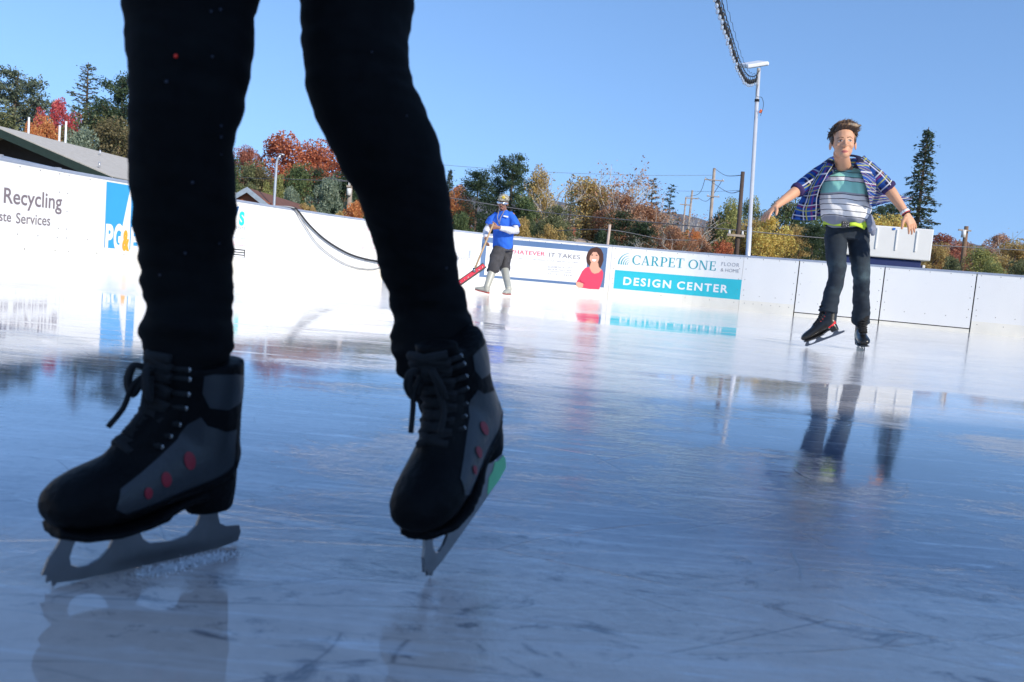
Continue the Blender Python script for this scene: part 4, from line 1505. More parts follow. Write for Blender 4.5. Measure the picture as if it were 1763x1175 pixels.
for i in range(1, len(cc)):
    acc += (cc[i] - last).length
    last = cc[i]
    if acc > .27 + .0 * nb:
        acc = 0
        nb += 1
        p = cc[i]
        rg2 = random.Random(nb)
        sw = Vector((rg2.uniform(-.012, .0), rg2.uniform(-.01, .01), 0))
        h_ = p + Vector((0, 0, -.055)) + sw
        bl = mk('bulb', ell(h_ + Vector((0, 0, -.115)) + sw, (.022, .022, .032), n=10, m=8), mb_, t_)
        mk('socket', join([tube([p, h_], .004, 4), tube([h_, h_ + Vector((0, 0, -.02)), h_ + Vector((0, 0, -.085)) + sw * .7], [.012, .021, .021], 8)]), m_sock, bl)


def wire(label, pts, r=.012):
    m0 = (Vector(pts[0]) + Vector(pts[-1])) / 2
    t_ = mk('power_line', tube(catmull(pts, 6), r, 5), m_wire, None)
    tag(t_, label, 'power line', 'overhead wires')


wire('power line crossing low in front of the trees from squeegee man to right edge', [at(560, 306, 40), at(800, 345, 40), at(930, 365, 40), at(1100, 381, 38), at(1262, 396, 36), at(1480, 415, 38), at(1780, 432, 40)], .022)
wire('power line crossing in front of the rust-orange tree between the two legs', [at(-20, 268, 60), at(380, 303, 48), at(480, 308, 44), at(604, 313, 42)], .02)
wire('thin power line high across the sky above the pines', [at(700, 275, 70), at(760, 284, 70), at(930, 296, 72), at(1100, 302, 76), at(1230, 302, 80)], .016)
wire('thin power line in the sky right of the flat cedars', [at(1160, 329, 95), at(1225, 330, 90), at(1275, 328, 60)], .016)
wire('upper wire sagging from the tallest pale pole to the dark utility pole', [pB[1][0], at(1248, 302, 60), at(1279, 302, 34)], .02)
wire('lower wire sagging from the tallest pale pole to the dark utility pole', [pB[1][1], at(1250, 330, 56), at(1275, 329, 34)], .02)
wire('left wire running from the tallest pale pole down to the second one', [pB[1][1], at(1203, 334, 100), pC[1][1]], .03)
wire('right wire running from the tallest pale pole down to the second one', [pB[1][2], at(1218, 346, 100), pC[1][2]], .03)
wire('short power line behind the short pale post over the portrait advert', [at(960, 398, 34), at(1048, 396, 30), at(1140, 412, 34), at(1200, 414, 36)], .016)

# ---- hoses over the boards, small pump box
m_hb = mat('black_rubber', (.015, .015, .016), .45)
m_hg = mat('grey_hose', (.36, .36, .36), .5)


def hose(name, label, pxs, offs, r, m):
    pts = []
    for (px, py), of in zip(pxs, offs):
        s_, z_ = wall(px, py)
        q = bpos(s_, of)
        d = ray(px, py)
        pts.append(Vector((q.x, q.y, CAMH + d.z / d.y * q.y)))
    o = mk(name, tube(catmull(pts, 8), r, 8), m, None)
    tag(o, label, 'hose', 'hoses over the boards')


hose('hose', 'black hose draped over the boards between the two legs', [(488, 361), (494, 357.5), (502, 358), (510, 363.5), (530, 388), (560, 415), (600, 438), (640, 449), (668, 452), (690, 458)], [-.5, -.2, .03, .04, .04, .04, .045, .05, .08, .25], .016, m_hb)
hose('hose', 'thin grey hose hanging in a lower loop beside the black hose', [(484, 358), (490, 356.5), (500, 357), (508, 364), (522, 388), (545, 421), (580, 448), (612, 461), (640, 463), (660, 459), (690, 470)], [-.5, -.2, .03, .035, .035, .035, .035, .04, .05, .08, .25], .009, m_hg)
g = grd(672, 497)
g = Vector((g.x, min(g.y, 13.2), 0))
t_ = thing('pump_box', 'small grey box on the ice where the hoses end, mostly behind the bent leg', 'pump', g)
q = wall(672, 470)
c = bpos(q[0], .45)
t_.location = c
mk('case', box(c + Vector((0, 0, .15)), (.34, .26, .27), Matrix.Rotation(R(-30), 3, 'Z'), .03), mat('grey_plastic', (.45, .46, .48), .5), t_, False)
mk('lid', box(c + Vector((0, 0, .30)), (.37, .29, .03), Matrix.Rotation(R(-30), 3, 'Z'), .01), mat('grey_plastic_lid', (.55, .56, .58), .5), t_, False)

# hall added unseen behind the camera to shade the near ice
t_ = thing('shade_hall', 'plain two-storey hall added unseen behind the camera to shade the near ice', 'building', (11, -9, 0))
m_hall = mat('grey_stucco', (.4, .38, .35), .9, vary=.08, vs=1)
mk('wall', box((11, -9.5, 3.3), (16, 5, 6.6)), m_hall, t_, False)
rfo = mk('roof', box((11, -9.5, 6.7), (16.4, 5.4, .22)), mat('grey_roof', (.2, .2, .2), .9), t_, False)
for i in range(6):
    for z in (1.6, 4.6):
        wv = mk('window', box((4.6 + i * 2.6, -6.97, z), (1.3, .08, 1.2)), m_white, t_, False)
        mk('pane', box((4.6 + i * 2.6, -6.92, z), (1.15, .04, 1.05)), mat('dark_glass', (.03, .04, .05), .05), wv, False)

# ================================================================== SKATES AND PEOPLE
m_steel = mat('brushed_steel', (.20, .205, .215), .34, .85, vary=.1, vs=30)
m_dsteel = mat('dark_steel', (.12, .12, .13), .3, .8)
m_pick = mat('pale_steel', (.6, .62, .65), .2, .9)
m_metal = mat('shiny_hook_metal', (.32, .31, .30), .22, 1.0)
m_blackleather = mat('black_boot_leather', (.0035, .0035, .0042), .55, vary=.3, vs=20, bump=.25, bs=90, spec=.10)
m_glossleather = mat('glossy_black_boot', (.012, .012, .012), .28, vary=.3, vs=20)
m_lace = mat('black_laces', (.006, .006, .007), .85)
m_grey = mat('blue_grey_boot_panel', (.019, .023, .029), .42, vary=.12, vs=15, bump=.1, bs=120)
m_dot = mat('dark_red_dot', (.26, .008, .022), .5)
m_redlin = mat('red_lining', (.6, .02, .03), .7)

BLADE = [(-.032, .004), (0, .0006), (.1, .0), (.2, .0012), (.228, .004), (.233, .0005), (.2345, .0085), (.241, .007), (.2405, .0155), (.247, .0165), (.2435, .025), (.240, .034), (.232, .044), (.224, .058),
         (.203, .058), (.211, .042), (.2145, .030), (.212, .021), (.203, .0165), (.190, .0165), (.176, .021), (.165, .031), (.159, .043), (.157, .058),
         (.126, .058), (.125, .046), (.118, .034), (.108, .027), (.075, .024), (.052, .027), (.039, .037), (.034, .05), (.034, .058), (.004, .058), (.005, .045), (.001, .034), (-.010, .028), (-.032, .026), (-.036, .016)]


def skate(person, M, side_y, style, flex=0.0):
    """M: skate frame (x heel->toe, y to the wearer's left, z up, origin on the ice under the heel)"""
    grey = style == 'grey'
    if not grey:
        M = M @ Matrix.Translation((0, 0, -.024))
    up_m = m_blackleather if grey else m_glossleather
    R3 = M.to_3x3()
    parts = []
    st = [(-.004, .088, .135, .024), (.012, .075, .165, .034), (.045, .072, .185, .038), (.08, .072, .180, .039), (.11, .070, .160, .040), (.14, .066, .146, .042), (.17, .062, .136, .044), (.198, .061, .128, .044), (.222, .063, .119, .039), (.240, .069, .107, .029), (.249, .079, .094, .014)]
    pts = [M @ Vector((x, 0, (a + b) / 2)) for x, a, b, w_ in st]
    rad = [(w_, (b - a) / 2) for x, a, b, w_ in st]
    parts.append(tube(pts, rad, 20, R3 @ Vector((0, 1, 0))))
    fl = lambda q: (q[0] - flex * max(0, q[2] - .11), q[1], q[2])
    parts.append(tube([M @ Vector(fl(p)) for p in ((.048, 0, .10), (.047, 0, .14), (.046, 0, .18), (.048, 0, .215), (.052, 0, .246))], [(.05, .037), (.052, .038), (.050, .037), (.052, .040), (.053, .041)], 20, R3 @ Vector((1, 0, 0))))
    parts.append(tube([M @ Vector(fl(p)) for p in ((.155, 0, .125), (.115, 0, .165), (.088, 0, .20), (.085, 0, .235), (.087, 0, .262))], [(.024, .022), (.026, .024), (.026, .022), (.028, .02), (.03, .014)], 14, R3 @ Vector((0, 1, 0))))
    bootm = solid(parts, .004, 5)
    bv = bvh_of(bootm)
    boot = mk('ice_skate', bootm, up_m, person)
    # sole and heel block
    mk('sole', solid([tube([M @ Vector(p) for p in ((.10, 0, .066), (.13, 0, .0625), (.17, 0, .060), (.21, 0, .061), (.238, 0, .067))], [(.034, .008), (.040, .008), (.044, .008), (.040, .008), (.024, .008)], 16, R3 @ Vector((0, 1, 0))),
                      tube([M @ Vector(p) for p in ((.02, 0, .057), (.022, 0, .08), (.028, 0, .10))], [(.028, .025), (.031, .03), (.036, .034)], 16, R3 @ Vector((1, 0, 0))),
                      tube([M @ Vector(p) for p in ((.03, 0, .085), (.07, 0, .079), (.11, 0, .067))], [(.03, .01), (.031, .009), (.034, .009)], 14, R3 @ Vector((0, 1, 0)))], .003, 3), m_blackleather if grey else m_glossleather, boot)
    BL = BLADE if grey else [(x, .024 + z * .6 if z < .055 else z) for x, z in BLADE]
    mk('blade', extr(BL, .0042, M), m_steel if grey else m_dsteel, boot, False)
    mk('blade_mount', join([extr([(.118, .0575), (.232, .0575), (.232, .0605), (.118, .0605)], .032, M), extr([(-.002, .0535), (.042, .0535), (.042, .0565), (-.002, .0565)], .03, M)]), m_steel if grey else m_dsteel, boot, False)
    # laces: crossed rows with thick bulges, hooks on both sides
    rows = [(.150, .150), (.136, .160), (.124, .171), (.113, .184), (.107, .200), (.106, .217), (.107, .235), (.108, .246)]
    rows = [(x - flex * max(0, z - .11), z) for x, z in rows]
    g = []
    hk = []
    for i, (x, z) in enumerate(rows):
        wd = .021 + .0012 * i
        for k in range(2):
            y0, y1 = (-wd, wd) if k else (wd, -wd)
            zz = rows[min(i + 1, 7)] if i < 7 else (x + .001, z + .012)
            a = M @ Vector((x + .001, y0, z - .004))
            c = M @ Vector((zz[0] + .001, y1, zz[1] - .004))
            m_ = M @ Vector(((x + zz[0]) / 2 + .015, 0, (z + zz[1]) / 2 + .002))
            g.append(tube(catmull([a, m_, c], 4), .0062, 6))
        if 1 <= i:
            for sgn in (-1, 1):
                p = M @ Vector((x - .018, sgn * (wd + .012), z - .003 - .004 * (i < 4)))
                d = (R3 @ Vector((-.2, -sgn, 0))).normalized()
                h = bv.ray_cast(p - d * .06, d, .1)
                q = h[0] if h[0] is not None else p
                hk.append(ell(q - d * .0006, (.0038, .0038, .0038), None, 8, 6))
                g.append(tube([M @ Vector((x, sgn * wd * .8, z - .002)), q - d * .002], .0034, 5))
    # bow loops and loose ends
    for sgn in ((-1, 1) if grey else ()):
        for rr in (.017, .012):
            c0 = Vector((.118 - flex * .126, sgn * .008, .236))
            lp = [c0, c0 + Vector((.018, sgn * rr * .6, .006)), c0 + Vector((.022, sgn * rr * 1.15, -.012)), c0 + Vector((.016, sgn * rr, -.030)), c0 + Vector((.008, sgn * rr * .3, -.012))]
            g.append(tube(catmull([M @ v for v in lp], 5), .0036, 6))
        lp = [c0, c0 + Vector((.018, sgn * .010, -.018)), c0 + Vector((.026, sgn * .016, -.045)), c0 + Vector((.046, sgn * .014, -.066))]
        g.append(tube(catmull([M @ v for v in lp], 5), .0034, 6))
    if grey:
        g.append(ell(M @ Vector((.120 - flex * .126, 0, .236)), (.010, .011, .009)))
    mk('laces', join(g), m_lace, boot)
    mk('hooks', join(hk), m_metal if grey else m_redlin, boot)
    if grey:
        for sgn in (-1, 1):
            d = (R3 @ Vector((0, -sgn, 0))).normalized()
            org = M @ Vector((0, sgn * .0, 0))
            ex, ey = R3 @ Vector((1, 0, 0)), R3 @ Vector((0, 0, 1))
            pan = [(.012, .118), (.03, .10), (.07, .094), (.105, .089), (.14, .083), (.165, .082), (.185, .094), (.178, .115), (.150, .128), (.125, .142), (.098, .160), (.084, .178), (.07, .186), (.06, .175), (.03, .165), (.008, .165)]
            mk('side_panel', decal(bv, org, ex, ey, d, pan, .0012, .006, .12), m_grey, boot)
            cuf = [(-.004, .20), (.03, .192), (.060, .197), (.072, .215), (.072, .236), (.06, .238), (.02, .236), (-.002, .232)]
            mk('ankle_panel', decal(bv, org, ex, ey, d, cuf, .0012, .006, .12), m_grey, boot)
            for (cx, cz, a, b) in ((.143, .106, .0055, .0070), (.118, .118, .0068, .0092), (.085, .136, .0078, .0112)):
                mk('dot', decal(bv, org, ex, ey, d, oval(cx, cz, a, b, 18, -.35), .0026, .004, .12), m_dot, boot)
            for (z0, z1) in ((.092, .1005),):
                band = [(.175, z0 - .008), (.14, z0 - .012), (.07, z0 - .002), (.02, z0 + .01), (.0, z0 + .022), (.0, z1 + .026), (.02, z1 + .014), (.07, z1 + .001), (.13, z1 - .011)]
                mk('welt', decal(bv, org, ex, ey, d, band, .0022, .006, .12), m_blackleather, boot)
    else:
        mk('tongue', solid([ell(M @ Vector((.088 - flex * .165, 0, .272)), (.010, .026, .014), R3)], .003, 2), m_redlin, boot)
        d = (R3 @ Vector((0, -side_y, 0))).normalized()
        mk('trim', decal(bv, M @ Vector((0, 0, 0)), R3 @ Vector((1, 0, 0)), R3 @ Vector((0, 0, 1)), d, [(-.002, .095), (.05, .085), (.06, .095), (.02, .108), (.0, .125)], .0015, .006, .12), m_redlin, boot)
    return boot


def frame_from(heel, toe, lean=Vector((0, 0, 1)), scale=1.0):
    X = (toe - heel).normalized()
    Z = (lean - X * lean.dot(X)).normalized()
    Y = Z.cross(X)
    M = Matrix((X * scale, Y * scale, Z * scale)).transposed().to_4x4()
    M.translation = heel
    return M


# ------------------------------------------------------------------ hands and heads
def hand(wr, fwd, back, thumb_side, size=1.0, curl=.35, spread=.16):
    """wr wrist point, fwd towards finger tips, back = direction of the back of the hand, thumb_side = direction of the thumb"""
    f = fwd.normalized()
    s = (thumb_side - f * thumb_side.dot(f)).normalized()
    b = (back - f * back.dot(f) - s * back.dot(s)).normalized()
    P = []
    k = size
    P.append(tube([wr - f * .02 * k, wr + f * .02 * k, wr + f * .05 * k, wr + f * .085 * k], [(.023 * k, .018 * k), (.028 * k, .017 * k), (.037 * k, .014 * k), (.037 * k, .012 * k)], 12, s))
    for i, (u, L) in enumerate(((.028, .068), (.010, .076), (-.009, .071), (-.027, .056))):
        p = wr + f * (.080 - abs(u + .0) * .25) * k + s * u * k
        d = (f + s * (u / .028) * spread - b * .10).normalized()
        pts = [p]
        r = [.0098 * k]
        for j, q in enumerate((.42, .33, .25)):
            d = (d - b * curl * (.6 + .4 * j)).normalized()
            pts.append(pts[-1] + d * L * q * k)
            r.append((.0088, .0078, .0058)[j] * k)
        P.append(tube(pts, r, 8, s))
    p = wr + f * .022 * k + s * .024 * k
    d = (s * .8 + f * .65 - b * .25).normalized()
    p2 = p + d * .034 * k
    d2 = (f * .85 + s * .5 - b * .25).normalized()
    P.append(tube([p, p2, p2 + d2 * .028 * k, p2 + d2 * .05 * k], [.014 * k, .0115 * k, .0100 * k, .0070 * k], 8))
    return P


def head_parts(H, k=1.0):
    """H: 4x4 head frame (x = image right, y = out of the face, z = up), origin between the ears"""
    R3 = H.to_3x3()
    Q = lambda x, y, z: H @ Vector((x * k, y * k, z * k))
    E_ = lambda c, r: ell(Q(*c), tuple(v * k for v in r), R3, 20, 14)
    P = [E_((0, -.012, .035), (.075, .092, .086)), E_((0, .020, -.004), (.066, .069, .070)), E_((0, .018, -.050), (.057, .061, .056)), E_((0, .046, -.090), (.031, .034, .025)),
         E_((.030, .006, -.058), (.020, .034, .028)), E_((-.030, .006, -.058), (.020, .034, .028)),
         E_((.035, .050, -.034), (.025, .026, .023)), E_((-.035, .050, -.034), (.025, .026, .023)), E_((0, .070, .014), (.045, .016, .010)),
         E_((0, .0735, -.0705), (.021, .010, .0065)), E_((0, .0725, -.0815), (.017, .010, .0065)),
         tube([Q(0, .080, .008), Q(0, .092, -.016), Q(0, .1055, -.036), Q(0, .096, -.0465)], [.0075 * k, .008 * k, .0105 * k, .008 * k], 10),
         E_((.0115, .093, -.041), (.0075, .009, .0068)), E_((-.0115, .093, -.041), (.0075, .009, .0068))]
    for s in (-1, 1):
        P.append(ell(Q(s * .079, -.004, -.014), (.007 * k, .018 * k, .031 * k), R3 @ Matrix.Rotation(s * .3, 3, 'Z'), 12, 10))
    return P


def face_features(person, bv, H, k, skin_dark, iris, brow, lip, squint=.55):
    R3 = H.to_3x3()
    d = -(R3 @ Vector((0, 1, 0))).normalized()
    ex, ey = (R3 @ Vector((1, 0, 0))), (R3 @ Vector((0, 0, 1)))
    org = H.translation.copy()
    for s in (-1, 1):
        e = mk('eye', decal(bv, org, ex, ey, d, oval(s * .030 * k, -.008 * k, .0135 * k, .0062 * k * squint * 1.5, 14), .0012, .004), mat('eye_white', (.62, .58, .56), .25), person)
        mk('iris', decal(bv, org, ex, ey, d, oval(s * .030 * k, -.008 * k, .0056 * k, .0056 * k * squint * 1.6, 12), .0019, .003), iris, e)
        up = [(s * (.030 - .017) * k, -.006 * k), (s * .022 * k, .0010 * k), (s * .034 * k, .0015 * k), (s * .048 * k, -.006 * k), (s * .036 * k, -.0035 * k), (s * .022 * k, -.0035 * k)]
        mk('lash', decal(bv, org, ex, ey, d, up, .0022, .004), skin_dark, e)
        b_ = [(s * .012 * k, .009 * k), (s * .03 * k, .0165 * k), (s * .05 * k, .010 * k), (s * .049 * k, .0125 * k), (s * .030 * k, .0225 * k), (s * .011 * k, .0155 * k)]
        mk('eyebrow', decal(bv, org, ex, ey, d, b_, .0015, .004), brow, person)
    mk('lips', decal(bv, org, ex, ey, d, [(-.023 * k, -.0755 * k), (-.008 * k, -.069 * k), (0, -.0705 * k), (.008 * k, -.069 * k), (.023 * k, -.0755 * k), (.012 * k, -.0845 * k), (0, -.087 * k), (-.012 * k, -.0845 * k)], .0010, .004), lip, person)
    mk('mouth_line', decal(bv, org, ex, ey, d, [(-.022 * k, -.0752 * k), (0, -.0762 * k), (.022 * k, -.0752 * k), (0, -.0785 * k)], .0019, .004), skin_dark, person)


def nz3(sc_, amp, seed=0.0, stretch=(1, 1, 1)):
    def f(p):
        q = Vector((p.x * stretch[0], p.y * stretch[1], p.z * stretch[2])) * sc_ + Vector((seed, seed, seed))
        return amp * (noise.noise(q) + .5 * noise.noise(q * 2.1))
    return f


# ------------------------------------------------------------------ the near skater
m_legging = mat('black_leggings', (.0045, .0045, .005), .92, vary=.25, vs=40, spec=.15)
m_glit_r = mat('red_sequin', (.9, .03, .01), .2, .3)
m_glit_w = mat('silver_sequin', (.03, .033, .05), .4, .5)
m_coat = mat('black_jacket', (.012, .012, .015), .85, vary=.3, vs=12)
m_skin1 = mat('skin_light', (.55, .33, .24), .5, vary=.06, vs=20)

heelR = grd(404, 937)
toeR = grd(80, 1013)
heelR.z = toeR.z = 0
dR = (toeR - heelR)
MR = frame_from(heelR + dR * .12, toeR, Vector((.05, .02, 1)), dR.length * .985 / .272)
toeL = grd(741, 994)
tl = at(872, 806, toeL.y + .205)
dL = tl - toeL
ex_ = -dL.normalized()
kL = dL.length / .272
heelL = toeL + dL * (.235 / .272)
ML = frame_from(heelL, toeL, Vector((-.10, .10, 1)), kL)
ST = Matrix.Diagonal((1, 1, 1.06, 1))
MR = MR @ Matrix.Diagonal((1.03, 1, 1.19, 1)) @ Matrix.Translation((-.004, 0, 0))
ML = ML @ ST

legL_rows = [(0, 218, 437, .90), (25, 218, 436, .90), (51, 223, 434, .90), (77, 219, 436, .90), (102, 222, 431, .895), (128, 224, 427, .89), (153, 225, 422, .89), (180, 226, 416, .885), (204, 226, 408, .885), (220, 227, 405, .885), (255, 226, 403, .89), (306, 227, 405, .90),
             (357, 231, 408, .91), (408, 236, 403, .92), (440, 241, 402, .925), (460, 245, 400, .925), (480, 246, 400, .925), (500, 247, 403, .925), (520, 251, 403, .925), (536, 253, 402, .925), (560, 248, 402, .915), (577, 244, 402, .91), (594, 250, 402, .91), (604, 254, 400, .915), (640, 262, 398, .93), (700, 285, 392, .935)]
legR_rows = [(0, 516, 714, .99), (26, 517, 712, .99), (51, 518, 706, .985), (77, 520, 704, .98), (102, 523, 706, .975), (125, 525, 709, .97), (135, 526, 706, .97), (153, 527, 716, .97), (165, 532, 714, .97), (179, 537, 722, .97), (204, 550, 734, .975), (230, 563, 747, .98), (255, 576, 757, .985), (281, 591, 765, .99), (306, 606, 772, 1.0),
             (357, 624, 780, 1.01), (408, 640, 784, 1.03), (460, 652, 790, 1.04), (485, 663, 793, 1.05), (500, 668, 797, 1.05), (511, 667, 800, 1.055), (522, 668, 806, 1.055), (536, 677, 811, 1.06), (550, 680, 813, 1.065), (562, 674, 818, 1.065), (580, 668, 822, 1.05), (600, 668, 826, 1.045), (612, 676, 822, 1.05), (660, 705, 822, 1.07), (720, 735, 822, 1.06)]


def legtube(rows, scale=1.0):
    pts, rad = [], []
    for y, xl, xr, Y in rows:
        pts.append(at((xl + xr) / 2, y, Y))
        r = (xr - xl) / 2 * Y / FPX * math.cos(ROLL) * .955
        rad.append((r, r * 1.04))
    return pts, rad


pl, rl = legtube(legL_rows)
pr, rr_ = legtube(legR_rows)
hipL = Vector((pl[0].x + .03, .93, .98))
hipR = Vector((pr[0].x - .05, 1.0, .98))
SK = thing('person', 'near skater seen from the thighs down, black leggings, black and grey skates', 'person', Vector(((pl[-1].x + pr[-1].x) / 2, .98, 0)), None)


def thigh(pts, rad, hip):
    a = pts[0]
    d = (hip - a)
    return [hip, a + d * .5] + pts, [(.092, .095), (.084, .088)] + rad


pl, rl = thigh(pl, rl, hipL)
pr, rr_ = thigh(pr, rr_, hipR)
pel = (hipL + hipR) / 2
X_ = Vector((1, 0, 0))
def wr_(p):
    k = 1.0 + 1.6 * max(0, min(1, (.42 - p.z) / .2))
    q = Vector((p.x * 14 + p.z * 10, p.y * 14, p.z * 46))
    return .0022 * k * (noise.noise(q) + .6 * noise.noise(q * 1.9 + Vector((3, 3, 3))))
leggings = solid([tube(pl, rl, 28, X_), tube(pr, rr_, 28, X_), tube([pel + Vector((0, 0, -.04)), pel + Vector((0, 0, .06)), pel + Vector((0, 0, .16))], [(.14, .10), (.155, .105), (.13, .09)], 24, X_)], .004, 3, wr_)
body_pts = []
chest = pel + Vector((.01, -.03, .38))
neckb = pel + Vector((.01, -.03, .52))
headc = pel + Vector((.01, -.06, .68))
Hk = Matrix.Translation(headc) @ Matrix(((1, 0, 0), (0, -1, 0), (0, 0, 1))).to_4x4()
shL, shR = chest + Vector((-.15, 0, .07)), chest + Vector((.15, 0, .07))
hdL, hdR = chest + Vector((-.34, -.05, -.28)), chest + Vector((.36, -.02, -.22))
skb = solid([tube([chest + Vector((0, 0, .05)), neckb, headc + Vector((0, .015, -.06))], [.07, .043, .045], 16)] + head_parts(Hk, .96) +
            hand(hdL, Vector((-.3, -.2, -1)), Vector((-1, 0, .3)), Vector((.1, -1, 0)), .9) + hand(hdR, Vector((.35, -.2, -1)), Vector((1, 0, .3)), Vector((-.1, -1, 0)), .9) +
            [tube([hdL + Vector((.06, .02, .14)), hdL], [.03, .022], 10), tube([hdR + Vector((-.06, .02, .14)), hdR], [.03, .022], 10),
             tube([pel, chest], [(.11, .08), (.12, .08)], 16, X_)] + [tube(pl[:12], [(a * .8, b * .8) for a, b in rl[:12]], 14, X_), tube(pr[:12], [(a * .8, b * .8) for a, b in rr_[:12]], 14, X_)], .005, 4)
skbv, lb = bvh_of(skb), bvh_of(leggings)
mk('body', skb, m_skin1, SK)
mk('leggings', leggings, m_legging, SK)
face_features(SK, skbv, Hk, .96, mat('lash_dark', (.03, .015, .01), .7), mat('iris_brown', (.06, .03, .015), .3), mat('brow_brown', (.07, .04, .02), .9), mat('lip_pink', (.5, .16, .14), .45))
el = lambda a, b: a.lerp(b, .5) + Vector((0, .05, 0))
mk('jacket', solid([tube([pel + Vector((0, 0, .02)), pel + Vector((0, -.01, .18)), chest, chest + Vector((0, 0, .10)), neckb], [(.165, .12), (.15, .11), (.165, .12), (.14, .09), (.06, .06)], 24, X_),
                    tube([shL, el(shL, hdL), hdL + Vector((.03, .01, .06))], [.062, .052, .042], 14), tube([shR, el(shR, hdR), hdR + Vector((-.03, .01, .06))], [.062, .052, .042], 14)], .007, 4, nz3(14, .006, 1)), m_coat, SK)
m_hairb = mat('dark_brown_hair', (.035, .02, .012), .6, vary=.4, vs=30)
mk('hair', solid([ell(headc + Vector((0, .022, .04)), (.086, .094, .092)), tube([headc + Vector((0, .08, .02)), headc + Vector((0, .11, -.08)), headc + Vector((0, .09, -.22))], [.06, .05, .02], 14)], .005, 3, nz3(40, .004, 2)), m_hairb, SK)
for i, (px, py, r, mm) in enumerate(((303, 97, .0042, m_glit_r), (391, 122, 0, None), (311, 610, 0, None), (379, 17, .0035, m_glit_w), (363, 20, .003, m_glit_w), (287, 141, .0035, m_glit_w), (365, 98, .003, m_glit_w),
                                    (331, 314, .0035, m_glit_w), (380, 236, .003, m_glit_w), (380, 217, .003, m_glit_w), (380, 266, .002, m_glit_w), (276, 474, .0028, m_glit_w), (377, 419, .0025, m_glit_w), (319, 436, .003, m_glit_w), (768, 462, .003, m_glit_w), (700, 200, .002, m_glit_w), (640, 90, .002, m_glit_w))):
    if not r:
        continue
    d = ray(px, py).normalized()
    h = lb.ray_cast(CAM, d, 5)
    r *= .75
    if h[0] is not None:
        mk('sequin', ell(h[0] + h[1] * .0006, (r * .7, r * .3, r * .7), None, 8, 6), mm, SK)
skate(SK, MR, 1, 'grey')
sL = skate(SK, ML, 1, 'grey')
# green tape on the tail of the raised blade
mk('green_tape', extr([(-.031, .0045), (-.0355, .016), (-.0315, .0255), (-.010, .0275), (.001, .033), (.012, .024), (.03, .0225), (.045, .003), (0, .0009)], .0054, ML), mat('pale_green_tape', (.16, .62, .28), .4), sL, False)

# ice shavings thrown up along the planted blade
rng = random.Random(8)
V, Fc = [], []
for k in range(2600):
    u = rng.betavariate(2, 2)
    p = grd(235 + 175 * u, 991 - 40 * u)
    q = p + Vector((rng.gauss(0, .006), rng.gauss(0, .006) - .006, rng.random() ** 3 * .006 + .0005))
    v, f = leafquad(rng, q, .0024, .8), None
    o = len(V)
    V += v
    Fc.append([o, o + 1, o + 2, o + 3])
sh = mk('ice_shavings', (V, Fc), mat('white_ice_shavings', (.8, .82, .85), .6), None, False)
tag(sh, kind='stuff')

# ------------------------------------------------------------------ cloth sheets with a woven check
def plaid():
    m, t, p = base_mat('checked_flannel')
    uv = nd(t, 'UVMap').outputs[0]
    se = nd(t, 'SeparateXYZ', {0: uv})

    def band(c, per, off, wd, soft=.15):
        f = ma(t, 'FRACT', ma(t, 'ADD', ma(t, 'MULTIPLY', c, 1 / per), off))
        a = ma(t, 'ABSOLUTE', ma(t, 'SUBTRACT', f, .5))
        return ramp(t, a, [(wd / per / 2, 1), (min(.5, wd / per / 2 * (1 + soft) + .01), 0)])
    U, V_ = se.outputs['X'], se.outputs['Y']
    col = mixc(t, 0.0, (.010, .014, .06), (.010, .014, .06))
    for c, o in ((U, .0), (V_, .2)):
        col = mixc(t, ma(t, 'MULTIPLY', band(c, .085, o, .034), .55), col, (.022, .10, .42))
    for c, o in ((U, .31), (V_, .52)):
        col = mixc(t, ma(t, 'MULTIPLY', band(c, .17, o, .008), .8), col, (.22, .03, .14))
    for c, o in ((U, .5), (V_, .7)):
        col = mixc(t, ma(t, 'MULTIPLY', band(c, .085, o, .0075), .85), col, (.6, .6, .66))
    for c, o in ((U, .12), (V_, .34)):
        col = mixc(t, ma(t, 'MULTIPLY', band(c, .17, o, .006), .8), col, (.42, .42, .07))
    t.links.new(col, p.inputs['Base Color'])
    p.inputs['Roughness'].default_value = .85
    p.inputs['Specular IOR Level'].default_value = .2
    return m


def grid_obj(name, G, m, parent, closed=False, thick=.003, disp=None):
    nj, ni = len(G), len(G[0])
    V, UV, Fc, FU = [], [], [], []
    vstep = sum((G[k][i] - G[k - 1][i]).length for k in range(1, nj) for i in range(ni)) / ni / (nj - 1)
    for j in range(nj):
        u = 0
        for i in range(ni):
            if i:
                u += (G[j][i] - G[j][i - 1]).length
            v = j * vstep
            V.append(G[j][i].copy())
            UV.append((u, v))
    for j in range(nj - 1):
        for i in range(ni - 1):
            a = j * ni + i
            Fc.append([a, a + 1, a + ni + 1, a + ni])
    if disp:
        V = [v + Vector((0, 1, 0)) * disp(v) + Vector((.5, 0, 0)) * disp(v + Vector((5, 5, 5))) for v in V]
    me = bpy.data.meshes.new(name)
    L = root_loc(parent)
    me.from_pydata([tuple(v - L) for v in V], [], Fc)
    ul = me.uv_layers.new(name='UVMap')
    for pl_ in me.polygons:
        pl_.use_smooth = True
        for li in pl_.loop_indices:
            ul.data[li].uv = UV[me.loops[li].vertex_index]
    me.materials.append(m)
    o = bpy.data.objects.new(name, me)
    COL.objects.link(o)
    o.parent = parent
    if thick:
        s = o.modifiers.new('thickness', 'SOLIDIFY')
        s.thickness = thick
        s.offset = 0
    return o


def tube_grid(pts, rad, n=24, side=None, start=0.0):
    V, _ = tube(pts, rad, n, side, False)
    return [[V[j * n + (i % n)] for i in range(n + 1)] for j in range(len(pts))]


